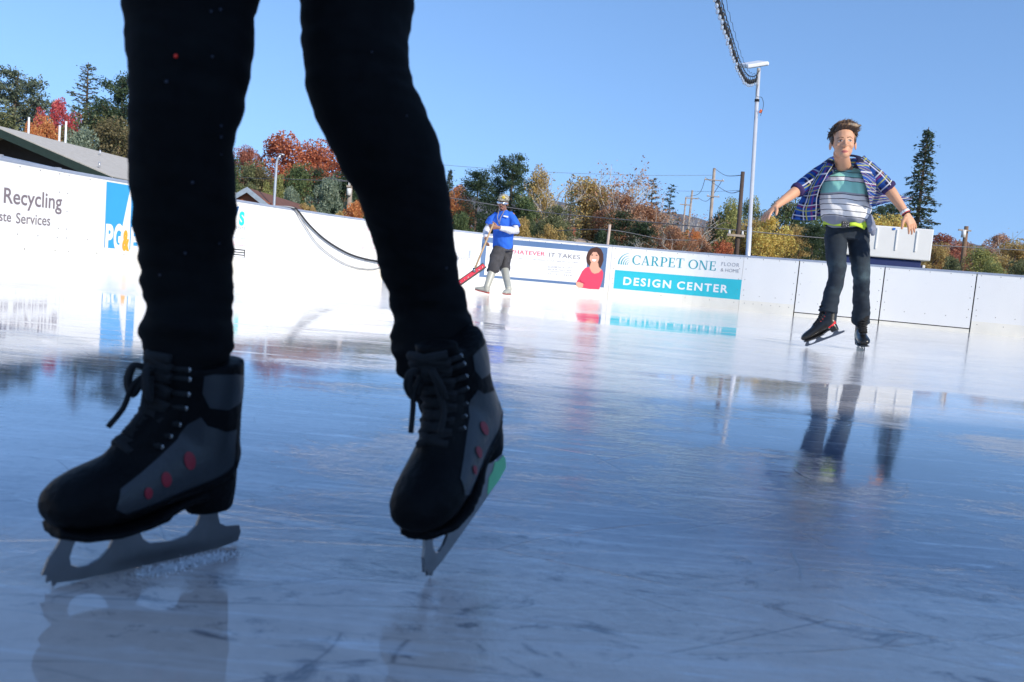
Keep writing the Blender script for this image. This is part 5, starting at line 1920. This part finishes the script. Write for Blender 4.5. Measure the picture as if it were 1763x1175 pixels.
# ------------------------------------------------------------------ boy
m_skinb = mat('boy_skin', (.66, .35, .21), .5, vary=.07, vs=25, spec=.35)
m_jeans = mat('dark_blue_denim', (.012, .022, .038), .8, vary=.55, vs=7, bump=.3, bs=160)
BOY = thing('person', 'boy skating with arms spread in open blue checked shirt, striped T-shirt and jeans', 'person', Vector((at(1458, 560, 6.1).x, 6.08, 0)))
hO = at(1451.5, 247.5, 5.68)
hup = (at(1452.5, 207, 5.70) - at(1450, 276, 5.66)).normalized()
hout = (Vector((-.22, -1, .02)) - hup * Vector((-.22, -1, .02)).dot(hup)).normalized()
hx = (X_ - hup * X_.dot(hup) - hout * X_.dot(hout)).normalized()
kb = 1.03
HB_ = Matrix((hx, hout, hup)).transposed().to_4x4()
HB_.translation = hO
toe1 = grd(1387, 598)
hl1 = at(1453, 573, 5.90)
d1 = (toe1 - hl1)
MB1 = frame_from(toe1 - d1.normalized() * .245 * 1.05, toe1, Vector((.16, .15, 1)), 1.05)
toe2 = grd(1488, 606)
toe2.z = 0
hl2 = toe2 + Vector((.06, .262, 0))
MB2 = frame_from(hl2, toe2, Vector((-.04, .05, 1)), 1.14)
WD = Matrix.Diagonal((1, 1.15, .98, 1))
MB1 = MB1 @ WD
MB2 = MB2 @ WD

P4 = {k: at(*v) for k, v in {
    'neck': (1453, 287, 5.86), 'sl': (1426, 290, 5.90), 'sr': (1486, 286, 5.90), 'el': (1377, 325, 5.86), 'er': (1527, 321, 5.86), 'wl': (1336, 355, 5.74), 'wr': (1560, 368, 5.76),
    'pel': (1458, 396, 6.10), 'hl': (1439, 402, 6.10), 'hr': (1477, 402, 6.10), 'kl': (1441, 474, 5.97), 'kr': (1483, 479, 6.03), 'al': (1436, 541, 6.07), 'ar': (1482, 545, 6.14)}.items()}
P4['al'] = MB1 @ Vector((.000, 0, .195))
P4['ar'] = MB2 @ Vector((.050, 0, .205))
armL = [P4['sl'], P4['el'], P4['wl']]
armR = [P4['sr'], P4['er'], P4['wr']]
bp = [tube([P4['pel'], (P4['pel'] + P4['neck']) / 2, P4['neck'] + Vector((0, .03, -.04)), P4['neck'] + Vector((0, .01, .0)), hO + Vector((0, .02, -.06))], [(.12, .08), (.12, .08), (.10, .06), (.052, .05), (.050, .050)], 18, X_),
      tube([armL[0], armL[1], armL[1].lerp(armL[2], .25), armL[2]], [.042, .038, .039, .024], 14), tube([armR[0], armR[1], armR[1].lerp(armR[2], .25), armR[2]], [.042, .038, .039, .024], 14)]
tl_, tr_ = at(1310, 379, 5.70), at(1577, 401, 5.74)
bp += hand(P4['wl'], tl_ - P4['wl'], Vector((-.1, -.55, .8)), Vector((.1, -1, -.2)), 1.03, .12, .30)
bp += hand(P4['wr'], tr_ - P4['wr'], Vector((.5, -1, .3)), Vector((-1, -.3, -.2)), 1.03, .20, .16)
bp += head_parts(HB_, kb)
bp += [tube([P4['hl'], P4['kl'], P4['al']], [.07, .045, .035], 12), tube([P4['hr'], P4['kr'], P4['ar']], [.07, .045, .035], 12)]
bme = solid(bp, .0040, 5)
bbv = bvh_of(bme)
mk('body', bme, m_skinb, BOY)
face_features(BOY, bbv, HB_, kb, mat('lash_dark', (.03, .015, .01), .7), mat('iris_brown', (.06, .03, .015), .3), mat('light_brow', (.24, .12, .06), .9), mat('boy_lips', (.55, .15, .13), .4), .38)
# hair: cap and swept locks
rng = random.Random(21)
hp = [ell(HB_ @ Vector((0, -.026 * kb, .052 * kb)), (.0815, .091, .085), HB_.to_3x3(), 22, 14)]
for k in range(150):
    a = rng.uniform(-PI, PI)
    u = rng.uniform(.0, 1)
    th = u * 1.35
    bx = Vector((.080 * math.sin(th) * math.cos(a), -.022 + .092 * math.sin(th) * math.sin(a), .048 + .086 * math.cos(th)))
    nrm = Vector((bx.x, bx.y + .02, bx.z - .04)).normalized()
    if bx.y > .045 and bx.z < .075:
        continue
    sweep = Vector((.55, .35 if bx.y > 0 else -.4, .35)) if bx.z > .07 else Vector((.1 * (1 if bx.x > 0 else -1), -.5, -.7))
    L = rng.uniform(.022, .042) if bx.z > .07 else rng.uniform(.012, .022)
    p0 = bx - nrm * .006
    p1 = p0 + (nrm * .55 + sweep * .5).normalized() * L * .5
    p2 = p1 + (nrm * .1 + sweep).normalized() * L * .6
    hp.append(tube([HB_ @ (q * kb) for q in (p0, p1, p2)], [.012, .010, .006], 6))
for k in range(26):         # fringe lifted over the forehead
    x = -.055 + .12 * k / 25
    p0 = Vector((x, .060 - abs(x) * .35, .078 - abs(x) * .15))
    p1 = p0 + Vector((.012, .024, .022))
    p2 = p1 + Vector((.024, -.004, .012 + .006 * rng.random()))
    hp.append(tube([HB_ @ (q * kb) for q in (p0, p1, p2)], [.012, .010, .004], 6))
for s in (-1, 1):
    hp.append(ell(HB_ @ Vector((s * .070, .0, .024)), (.015, .036, .036), HB_.to_3x3()))
for q in ((-.085, 0, .10), (-.09, -.02, .085)):
    hp.append(tube([HB_ @ Vector((q[0] * .7, q[1], q[2] * .85)), HB_ @ Vector(q), HB_ @ Vector((q[0] * 1.18, q[1], q[2] * 1.1))], [.008, .005, .0015], 6))
mh, th_, ph = base_mat('streaked_brown_hair')
tc = nd(th_, 'TexCoord').outputs['Object']
n1 = noise_n(th_, nd(th_, 'Mapping', {'Vector': tc, 'Scale': (50, 50, 18)}).outputs[0], 1.5, 4).outputs[0]
gz = nd(th_, 'SeparateXYZ', {0: nd(th_, 'NewGeometry').outputs['Normal']})
fz = ma(th_, 'ADD', ma(th_, 'MULTIPLY', gz.outputs['Z'], .10), n1)
th_.links.new(ramp(th_, fz, [(.42, (.03, .014, .007)), (.58, (.10, .05, .02)), (.72, (.34, .20, .09))]), ph.inputs['Base Color'])
ph.inputs['Roughness'].default_value = .5
hairo = mk('hair', solid(hp, .0038, 1), mh, BOY)
st = []
for k in range(1100):
    a = rng.uniform(-PI, PI)
    th = 1.5 * rng.random() ** .6
    bx = Vector((.083 * math.sin(th) * math.cos(a), -.024 + .091 * math.sin(th) * math.sin(a), .052 + .087 * math.cos(th)))
    if bx.y > .05 and bx.z < .085:
        continue
    nrm = Vector((bx.x, bx.y + .02, bx.z - .04)).normalized()
    top_ = bx.z > .085
    sw_ = Vector((.9, .1, .25)) if top_ else Vector((.12 * (1 if bx.x > 0 else -1), -.55, -.8))
    sw_ = sw_ + Vector((rng.gauss(0, .22), rng.gauss(0, .22), rng.gauss(0, .18)))
    L = rng.uniform(.022, .045) if top_ else rng.uniform(.012, .028)
    p1 = bx + (nrm * .6 + sw_ * .6).normalized() * L * .5
    p2 = p1 + (sw_ + nrm * .12).normalized() * L * .6
    st.append(tube([HB_ @ (q * kb) for q in (bx - nrm * .004, p1, p2)], [.0024, .0018, .0006], 4))
mk('strands', join(st), mh, hairo)

# striped T-shirt
sh_pts = [at(1457, 371, 6.07), at(1456, 362, 6.03), at(1454, 350, 5.98), at(1454, 330, 5.95), at(1454, 308, 5.91), at(1454, 296, 5.89), at(1453.5, 289, 5.88)]
sh_rad = [(.172, .126), (.178, .122), (.172, .112), (.163, .108), (.158, .104), (.135, .090), (.066, .060)]
tee = solid([tube(sh_pts, sh_rad, 30, X_), tube([P4['sl'] + Vector((.03, 0, 0)), P4['sl'].lerp(P4['el'], .35)], [.046, .040], 14), tube([P4['sr'] + Vector((-.03, 0, 0)), P4['sr'].lerp(P4['er'], .25)], [.046, .040], 14)],
            .006, 3, lambda p: .014 * noise.noise(Vector((p.x * 9, p.y * 6, p.z * 5 + p.x * 8))) + .011 * noise.noise(Vector((p.x * 16 + p.z * 14, 3, p.z * 9))))
mt_, tt_, pt_ = base_mat('striped_jersey')
zt_ = lambda y: at(1454, y, 5.85).z
zlo, zhi = zt_(388), zt_(288)
tcz = nd(tt_, 'TexCoord').outputs['Object']
wob = noise_n(tt_, tcz, 5, 2).outputs[0]
zz = ma(tt_, 'ADD', nd(tt_, 'SeparateXYZ', {0: tcz}).outputs['Z'], ma(tt_, 'MULTIPLY', ma(tt_, 'SUBTRACT', wob, .5), .035))
fz = nd(tt_, 'MapRange', {0: zz, 1: zlo, 2: zhi, 3: 0, 4: 1}).outputs[0]
TEAL, WHT, BLK, GRY, LG = (.32, .72, .64), (.84, .84, .84), (.02, .022, .04), (.26, .28, .34), (.42, .43, .47)
seq = [(388, GRY), (373, LG), (371, BLK), (369.8, WHT), (362, BLK), (360.8, WHT), (352, BLK), (350.8, WHT), (343, BLK), (341.8, WHT), (335, BLK), (333.8, LG), (331, TEAL), (314, BLK), (312.8, WHT), (307, BLK), (305.8, TEAL), (298, BLK), (296.8, TEAL)]
stops = [((388 - y) / 100, c) for y, c in seq]
tt_.links.new(ramp(tt_, fz, stops, 'CONSTANT'), pt_.inputs['Base Color'])
pt_.inputs['Roughness'].default_value = .9
mk('striped_shirt', tee, mt_, BOY)
pkt = bvh_of(tee)
tail = at(1500, 392, 6.0)
mk('shirt_tail', solid([tube([at(1494, 372, 6.0), at(1499, 385, 5.98), at(1502, 396, 5.98), at(1503, 406, 6.0)], [(.03, .03), (.034, .02), (.03, .014), (.014, .01)], 12, X_)], .004, 3, nz3(30, .004)), mat('grey_heather', (.22, .24, .31), .9, vary=.2, vs=30), BOY)

# jeans, belt
jw = lambda p: (.4 + 1.0 * max(0, .55 - p.z)) * (.013 * noise.noise(Vector((p.x * 9 + p.z * 5, p.y * 9, p.z * 15))) + .010 * noise.noise(Vector((p.x * 14 - p.z * 12, p.y * 9, p.z * 30))))
kneeL2 = P4['kl'].lerp(P4['al'], .45)
kneeR2 = P4['kr'].lerp(P4['ar'], .45)
jeans = solid([tube([P4['pel'] + Vector((0, 0, .045)), P4['pel'], P4['pel'] + Vector((0, 0, -.07))], [(.150, .105), (.158, .112), (.150, .105)], 26, X_),
               tube([P4['hl'], P4['hl'].lerp(P4['kl'], .5), P4['kl'], kneeL2, P4['kl'].lerp(P4['al'], .75), P4['al'] + Vector((0, 0, -.025))], [(.082, .086), (.072, .078), (.058, .063), (.058, .063), (.060, .062), (.067, .067)], 22, X_),
               tube([P4['hr'], P4['hr'].lerp(P4['kr'], .5), P4['kr'], kneeR2, P4['kr'].lerp(P4['ar'], .75), P4['ar'] + Vector((0, 0, -.02))], [(.082, .086), (.072, .078), (.060, .063), (.058, .063), (.061, .062), (.067, .067)], 22, X_)], .0055, 2, jw)
mj, tj, pj = base_mat('faded_dark_denim')
tcj = nd(tj, 'TexCoord').outputs['Object']
kz = (P4['kl'].z)
sj = nd(tj, 'SeparateXYZ', {0: tcj})
dz = ma(tj, 'ABSOLUTE', ma(tj, 'SUBTRACT', sj.outputs['Z'], kz))
fade = ma(tj, 'MULTIPLY', ramp(tj, dz, [(.0, 1), (.16, 0)]), ramp(tj, noise_n(tj, tcj, 9, 3).outputs[0], [(.42, 0), (.62, 1)]))
cj = mixc(tj, noise_n(tj, tcj, 26, 4).outputs[0], (.005, .010, .019), (.016, .029, .044))
cj = mixc(tj, ma(tj, 'MULTIPLY', fade, .6), cj, (.08, .13, .15))
tj.links.new(cj, pj.inputs['Base Color'])
pj.inputs['Roughness'].default_value = .85
mk('jeans', jeans, mj, BOY)
m_lime = mat('lime_belt', (.52, .72, .04), .6, vary=.1)
bc = at(1457.5, 387.5, 6.08)
ring = [bc + Vector((.166 * math.sin(a), -.122 * math.cos(a), .006 * math.sin(3 * a))) for a in [2 * PI * k / 40 for k in range(41)]]
mk('belt', tube(ring, [(.005, .018)] * 41, 8, None), m_lime, BOY)
bk = at(1455.5, 387, 5.93)
bko = mk('buckle', box(bk, (.058, .012, .042), None, .003), mat('dark_buckle', (.03, .03, .03), .4, .4), BOY, False)
mk('studs', join([ell(bk + Vector((dx, -.007, dz_)), (.0045, .003, .0045), None, 8, 6) for dx in (-.018, -.006, .006, .018) for dz_ in (-.012, 0, .012)]), m_metal, bko)
mk('belt_end', tube([at(1463, 386.5, 5.925), at(1472, 386, 5.93), at(1481, 389, 5.945), at(1489, 393, 5.98)], [(.013, .004)] * 4, 8, Vector((0, 0, 1))), m_lime, BOY)

# open checked shirt
m_pl = plaid()
cols = [
    [(1435, 283, 5.76), (1416, 312, 5.735), (1407, 332, 5.76), (1404, 356, 5.82), (1406, 379, 5.86)],
    [(1426, 281, 5.79), (1400, 315, 5.80), (1393, 335, 5.83), (1388, 358, 5.87), (1385, 380, 5.90)],
    [(1418, 283, 5.85), (1391, 318, 5.88), (1383, 335, 5.92), (1372, 354, 5.95), (1362, 377, 5.97)],
    [(1422, 280, 5.95), (1402, 310, 6.03), (1395, 335, 6.08), (1388, 355, 6.12), (1384, 372, 6.15)],
    [(1440, 276, 5.97), (1435, 310, 6.07), (1435, 335, 6.12), (1436, 355, 6.15), (1440, 372, 6.18)],
    [(1470, 273, 5.97), (1475, 310, 6.07), (1476, 335, 6.12), (1480, 350, 6.15), (1484, 362, 6.18)],
    [(1489, 276, 5.95), (1504, 308, 6.02), (1512, 325, 6.08), (1524, 338, 6.12), (1538, 346, 6.15)],
    [(1496, 281, 5.87), (1514, 310, 5.93), (1528, 325, 6.00), (1548, 335, 6.06), (1571, 344, 6.10)],
    [(1488, 280, 5.79), (1503, 310, 5.80), (1508, 328, 5.86), (1512, 340, 5.92), (1518, 350, 6.00)],
    [(1474, 280, 5.745), (1486, 308, 5.73), (1492, 327, 5.76), (1495, 342, 5.82), (1497, 356, 5.88)]]
cw = [catmull([at(*p) for p in c], 7) for c in cols]
rows = []
for j in range(len(cw[0])):
    rows.append(catmull([c[j] for c in cw], 9))
grid_obj('checked_shirt', rows, m_pl, BOY, thick=.004, disp=lambda v: .016 * noise.noise(Vector((v.x * 13, v.y * 7, v.z * 5))) + .006 * noise.noise(Vector((v.x * 30, 0, v.z * 16))))
for a, b, s in ((P4['sl'], P4['el'], -1), (P4['sr'], P4['er'], 1)):
    e = b + (b - a) * .10
    pts = [a + (a - b) * .22 + Vector((0, 0, .004)), a + Vector((0, 0, .0)), a.lerp(b, .25), a.lerp(b, .5), a.lerp(b, .75), b, e]
    g = tube_grid(catmull(pts, 4), [.046 + .012 * math.sin(PI * min(1, .15 + .85 * i / 24)) for i in range(25)], 26)
    sleeve = grid_obj('sleeve', g, m_pl, BOY, thick=.003, disp=lambda v: .010 * noise.noise(Vector((v.x * 22, v.y * 12, v.z * 18))))
    g2 = tube_grid([b + (b - a) * .0, b + (b - a) * .06, e, e + (b - a) * .05], [.050, .053, .051, .046], 24)
    grid_obj('cuff', g2, mat('navy_purple_cuff', (.035, .02, .10), .9, vary=.4, vs=60), BOY, thick=.006)
ncol = catmull([at(1437, 291, 5.77), at(1430, 282, 5.82), at(1432, 274, 5.92), at(1452, 268, 5.97), at(1476, 270, 5.92), at(1481, 279, 5.82), at(1474, 289, 5.76)], 6)
mk('collar', tube(ncol, [(.008, .024)] * len(ncol), 8, Vector((0, -.3, 1))), mat('navy_collar', (.012, .010, .04), .9, vary=.4, vs=50), BOY)
# wristbands
def band_ring(c, ax, r, w_, m, name):
    ax = ax.normalized()
    u = ax.orthogonal().normalized()
    v = ax.cross(u)
    pts = [c + (u * math.cos(a) + v * math.sin(a)) * r for a in [2 * PI * k / 20 for k in range(21)]]
    return mk(name, tube(pts, [(w_, .003)] * 21, 6, ax), m, BOY)
axr = (P4['wr'] - P4['er'])
band_ring(P4['wr'] + axr * -.06, axr, .029, .010, m_white, 'white_wristband')
band_ring(P4['wr'] + axr * .015, axr, .027, .006, m_gap, 'dark_wristband')
band_ring(P4['wr'] + axr * -.005, axr, .028, .004, m_redlin, 'red_wristband')

skate(BOY, MB1, 1, 'black', .55)
skate(BOY, MB2, 1, 'black')

# ------------------------------------------------------------------ man with the squeegee
MAN = thing('person', 'man in blue T-shirt, camouflage cap and grey rubber boots pushing a squeegee', 'person', Vector((at(862, 500, 12.1).x, 12.1, 0)))
m_skinm = mat('man_skin', (.33, .155, .095), .5, vary=.07, vs=20)
Y0 = 12.0
J = {k: at(*v) for k, v in {
    'neck': (866, 363, 12.0), 'sl': (853, 370, 12.02), 'sr': (881, 369, 12.0), 'el': (838, 397, 12.0), 'er': (888.5, 399, 11.9), 'wl': (836.5, 412, 11.80), 'wr': (857, 392, 11.74),
    'pel': (866, 424, 12.05), 'hl': (860, 429, 12.0), 'hr': (872, 429, 12.1), 'kl': (849, 463, 11.9), 'kr': (868.5, 462, 12.12), 'al': (837, 496, 11.95), 'ar': (872.5, 497, 12.15)}.items()}
hM = at(866, 349.5, 11.93)
upM = Vector((.03, -.10, 1)).normalized()
oM = Vector((-.22, -1, -.22))
oM = (oM - upM * oM.dot(upM)).normalized()
xM = (X_ - upM * X_.dot(upM) - oM * X_.dot(oM)).normalized()
HM = Matrix((xM, oM, upM)).transposed().to_4x4()
HM.translation = hM
km = .93
mp_ = [tube([J['pel'], J['neck'] + Vector((0, .02, -.05)), J['neck'], hM + Vector((0, .02, -.05))], [(.12, .08), (.11, .07), (.055, .055), (.052, .052)], 16, X_), tube([J['sl'], J['el'], J['wl']], [.045, .036, .024], 12), tube([J['sr'], J['er'], J['wr']], [.045, .036, .024], 12),
       tube([J['hl'], J['kl'], J['kl'].lerp(J['al'], .5)], [.07, .045, .035], 12), tube([J['hr'], J['kr'], J['kr'].lerp(J['ar'], .5)], [.07, .045, .035], 12)] + head_parts(HM, km)
hdir = (at(816, 468.5, 11.45) - at(848, 392, 11.72)).normalized()
gripL, gripR = at(838, 417, 11.72 - .10), at(850, 391, 11.70)
mp_ += hand(J['wl'], Vector((.15, -.75, -.9)), Vector((-1, -.1, .0)), Vector((.1, -.7, .9)), 1.0, .8, .05)
mp_ += hand(J['wr'], Vector((-1, -.2, .0)), Vector((0, -1, .35)), Vector((0, -.2, 1)), 1.0, .75, .06)
mme = solid(mp_, .0050, 4)
bvM = bvh_of(mme)
mk('body', mme, m_skinm, MAN)
R3 = HM.to_3x3()
dM = -(R3 @ Vector((0, 1, 0)))
fx_, fy_ = R3 @ Vector((1, 0, 0)), R3 @ Vector((0, 0, 1))
m_dkhair = mat('black_facial_hair', (.03, .018, .012), .9)
mk('moustache', decal(bvM, hM, fx_, fy_, dM, [(-.026, -.062), (0, -.052), (.026, -.062), (.028, -.072), (0, -.062), (-.028, -.072)], .003, .005), m_dkhair, MAN)
mk('beard', decal(bvM, hM, fx_, fy_, dM, [(-.014, -.086), (.014, -.086), (.016, -.105), (0, -.115), (-.016, -.105)], .003, .005), m_dkhair, MAN)
mk('lips', decal(bvM, hM, fx_, fy_, dM, oval(0, -.076, .019, .006, 12), .003, .005), mat('lip_brown', (.4, .13, .11), .5), MAN)
gl = mk('sunglasses', join([tube([hM + R3 @ Vector((-.078, .0, .0)), hM + R3 @ Vector((-.072, .06, -.002)), hM + R3 @ Vector((-.04, .096, -.004)), hM + R3 @ Vector((0, .104, .0)), hM + R3 @ Vector((.04, .096, -.004)), hM + R3 @ Vector((.072, .06, -.002)), hM + R3 @ Vector((.078, 0, .0))], [(.004, .006), (.006, .014), (.006, .018), (.005, .010), (.006, .018), (.006, .014), (.004, .006)], 10, R3 @ Vector((0, .5, .01)))]), mat('silver_mirror_lens', (.55, .62, .7), .12, .7), MAN)
m_camo, tcm, pcm = base_mat('faded_camouflage')
oc = nd(tcm, 'TexCoord').outputs['Object']
tcm.links.new(ramp(tcm, noise_n(tcm, oc, 26, 3, .6, .8).outputs[0], [(.40, (.12, .11, .07)), (.47, (.36, .33, .26)), (.55, (.5, .47, .4)), (.62, (.22, .2, .14))], 'CONSTANT'), pcm.inputs['Base Color'])
pcm.inputs['Roughness'].default_value = .9
cap = mk('cap', solid([ell(hM + R3 @ Vector((0, -.012, .058)), (.083, .100, .072), R3, 20, 12), tube([hM + R3 @ Vector((0, .05, .040)), hM + R3 @ Vector((0, .10, .040)), hM + R3 @ Vector((0, .145, .026))], [(.078, .006), (.074, .005), (.05, .004)], 18, R3 @ X_)], .0045, 2), m_camo, MAN)
mk('badge', ell(hM + R3 @ Vector((.018, .082, .078)), (.026, .008, .022), R3, 12, 8), mat('yellow_badge', (.65, .48, .05), .6), cap)
m_bshirt = mat('royal_blue_jersey', (.02, .13, .62), .85, vary=.12, vs=10, bump=.2, bs=60)
wrm = lambda p: .010 * noise.noise(Vector((p.x * 9 + p.z * 7, p.y * 6, p.z * 6))) + .006 * noise.noise(Vector((p.x * 18, 2, p.z * 16 + p.x * 10)))
mk('shirt', solid([tube([at(865, 429, 12.05), at(866, 420, 12.03), at(866, 402, 12.0), at(866.5, 384, 12.0), at(867, 374, 12.0), at(866.5, 367.5, 12.0), at(866, 363, 12.0)], [(.145, .11), (.150, .115), (.150, .115), (.155, .11), (.152, .10), (.105, .08), (.06, .055)], 28, X_),
                   tube([J['sl'] + Vector((.04, 0, .0)), J['sl'].lerp(J['el'], .35), J['sl'].lerp(J['el'], .68)], [.062, .074, .078], 16), tube([J['sr'] + Vector((-.04, 0, 0)), J['sr'].lerp(J['er'], .4), J['sr'].lerp(J['er'], .72)], [.064, .078, .084], 16)], .007, 3, wrm), m_bshirt, MAN)
m_wsl = mat('white_jersey_sleeve', (.66, .66, .70), .9, vary=.06, vs=20)
for a, b, c in ((J['sl'], J['el'], J['wl']), (J['sr'], J['er'], J['wr'])):
    mk('sleeve', solid([tube([a.lerp(b, .5), b, b.lerp(c, .3), b.lerp(c, .6), b.lerp(c, .90)], [.052, .052, .055, .044, .034], 14)], .006, 3, nz3(20, .006)), m_wsl, MAN)
mk('undershirt_collar', tube([J['neck'] + Vector((.055 * math.sin(a), -.052 * math.cos(a) - .003, .010 + .012 * -math.cos(a))) for a in [2 * PI * k / 16 for k in range(17)]], .008, 6), m_wsl, MAN)
lan = catmull([at(859, 364, 11.92), at(856.5, 375, 11.87), at(859.5, 384, 11.86), at(862, 375, 11.86), at(868, 364, 11.92)], 6)
ln = mk('lanyard', tube(lan, .005, 5), mat('tan_cord', (.35, .27, .16), .8), MAN)
mk('whistle', ell(at(859.5, 385.5, 11.86), (.014, .01, .018), None, 10, 8), m_metal, ln)
mk('chest_emblem', box(at(871, 373, 11.875), (.07, .003, .02), Matrix.Rotation(R(8), 3, 'Y')), m_white, MAN, False)
m_pants = mat('charcoal_trousers', (.06, .058, .062), .9, vary=.25, vs=15, bump=.2, bs=60)
mk('trousers', solid([tube([at(865, 420, 12.04), J['pel'], at(866, 433, 12.05)], [(.150, .11), (.155, .115), (.145, .115)], 24, X_),
                      tube([J['hl'], J['hl'].lerp(J['kl'], .5), J['hl'].lerp(J['kl'], .85), J['kl'] + Vector((0, 0, -.03)), J['kl'] + Vector((.01, 0, -.07))], [(.100, .105), (.098, .10), (.092, .095), (.098, .095), (.062, .065)], 20, X_),
                      tube([J['hr'], J['hr'].lerp(J['kr'], .5), J['hr'].lerp(J['kr'], .85), J['kr'] + Vector((0, 0, -.02)), J['kr'] + Vector((0, 0, -.06))], [(.098, .10), (.088, .092), (.082, .085), (.084, .085), (.060, .062)], 20, X_)], .007, 2, nz3(7, .016, 4, (1, 1, 1.3))), m_pants, MAN)
m_rub = mat('pale_grey_rubber', (.42, .42, .36), .4, vary=.08, vs=12)
m_sole = mat('red_brown_sole', (.42, .05, .03), .6)
for kn, an, toe, heel in ((J['kl'], J['al'], grd(829, 502.5, .035), grd(841, 505.5, .02)), (J['kr'], J['ar'], grd(855.5, 507.5, .03), grd(876, 507.5, .03))):
    f = (toe - heel).normalized()
    sd = Vector((f.y, -f.x, 0)).normalized()
    top = kn.lerp(an, .02)
    base = heel + f * .035
    ank = base + Vector((0, 0, .085))
    bt = mk('rubber_boot', solid([tube([top, top.lerp(ank, .35), top.lerp(ank, .7), ank, base + Vector((0, 0, .035))], [.064, .058, .050, .047, .044], 18),
                                  tube([heel + f * .0 + Vector((0, 0, .034)), heel + f * .08 + Vector((0, 0, .044)), heel + f * .15 + Vector((0, 0, .034)), heel + f * .215 + Vector((0, 0, .024))], [(.038, .034), (.043, .044), (.045, .032), (.032, .018)], 16, sd)], .005, 3), m_rub, MAN)
    mk('sole', solid([tube([heel - f * .005 + Vector((0, 0, .006)), heel + f * .08 + Vector((0, 0, .006)), heel + f * .15 + Vector((0, 0, .006)), heel + f * .215 + Vector((0, 0, .010))], [(.040, .012), (.043, .010), (.047, .010), (.033, .009)], 14, sd)], .004, 2), m_sole, bt)

# squeegee held off the ice
sq = thing('squeegee', 'wide red and black squeegee on a wooden handle, held by the man in blue', 'squeegee', Vector((at(812, 473, 11.45).x, 11.45, 0)))
hA, hB = at(849.5, 385, 11.68), at(815.5, 468, 11.45)
mk('handle', tube([hA, hB], .013, 10), mat('wooden_handle', (.48, .32, .17), .6, vary=.15, vs=8), sq)
eA, eB = at(834.5, 457, 11.5), at(775, 499, 11.35)
ed = (eB - eA).normalized()
Lq = (eB - eA).length
nq = Vector((0, -1, 0))
nq = (nq - ed * nq.dot(ed)).normalized()
uq = ed.cross(nq)
if uq.z < 0:
    uq = -uq
RQ = Matrix((ed, nq, uq)).transposed()
cq = (eA + eB) / 2
mk('backing', box(cq, (Lq, .02, .085), RQ, .004), mat('black_rubber', (.015, .015, .016), .45), sq, False)
rp_ = mk('red_plate', box(cq + nq * .012 + uq * .004, (Lq - .02, .01, .048), RQ, .003), mat('glossy_red_plate', (.66, .02, .05), .3, vary=.25, vs=9), sq, False)
mk('bolts', join([ell(cq + nq * .02 + ed * (-.42 + i * .105) * (Lq / 1.0), (.011, .006, .011), RQ, 8, 6) for i in range(9) if i != 3]), m_metal, rp_)
mk('socket', tube([hB + Vector((0, 0, .05)), hB + nq * .01 - uq * .01], [.018, .026], 10), m_metal, sq)

# ------------------------------------------------------------------ the air between here and the far hills
hm = bpy.data.materials.new('thin_haze')
hm.use_nodes = True
ht = hm.node_tree
for n_ in list(ht.nodes):
    if n_.type == 'BSDF_PRINCIPLED':
        ht.nodes.remove(n_)
pv = ht.nodes.new('ShaderNodeVolumePrincipled')
pv.inputs['Color'].default_value = (.72, .82, 1, 1)
pv.inputs['Density'].default_value = .00012
pv.inputs['Anisotropy'].default_value = .2
ht.links.new(pv.outputs[0], ht.nodes['Material Output'].inputs['Volume'])
hz_ = mk('haze', box((250, 950, 101), (3560, 2760, 204)), hm, None, False)
tag(hz_, kind='stuff')
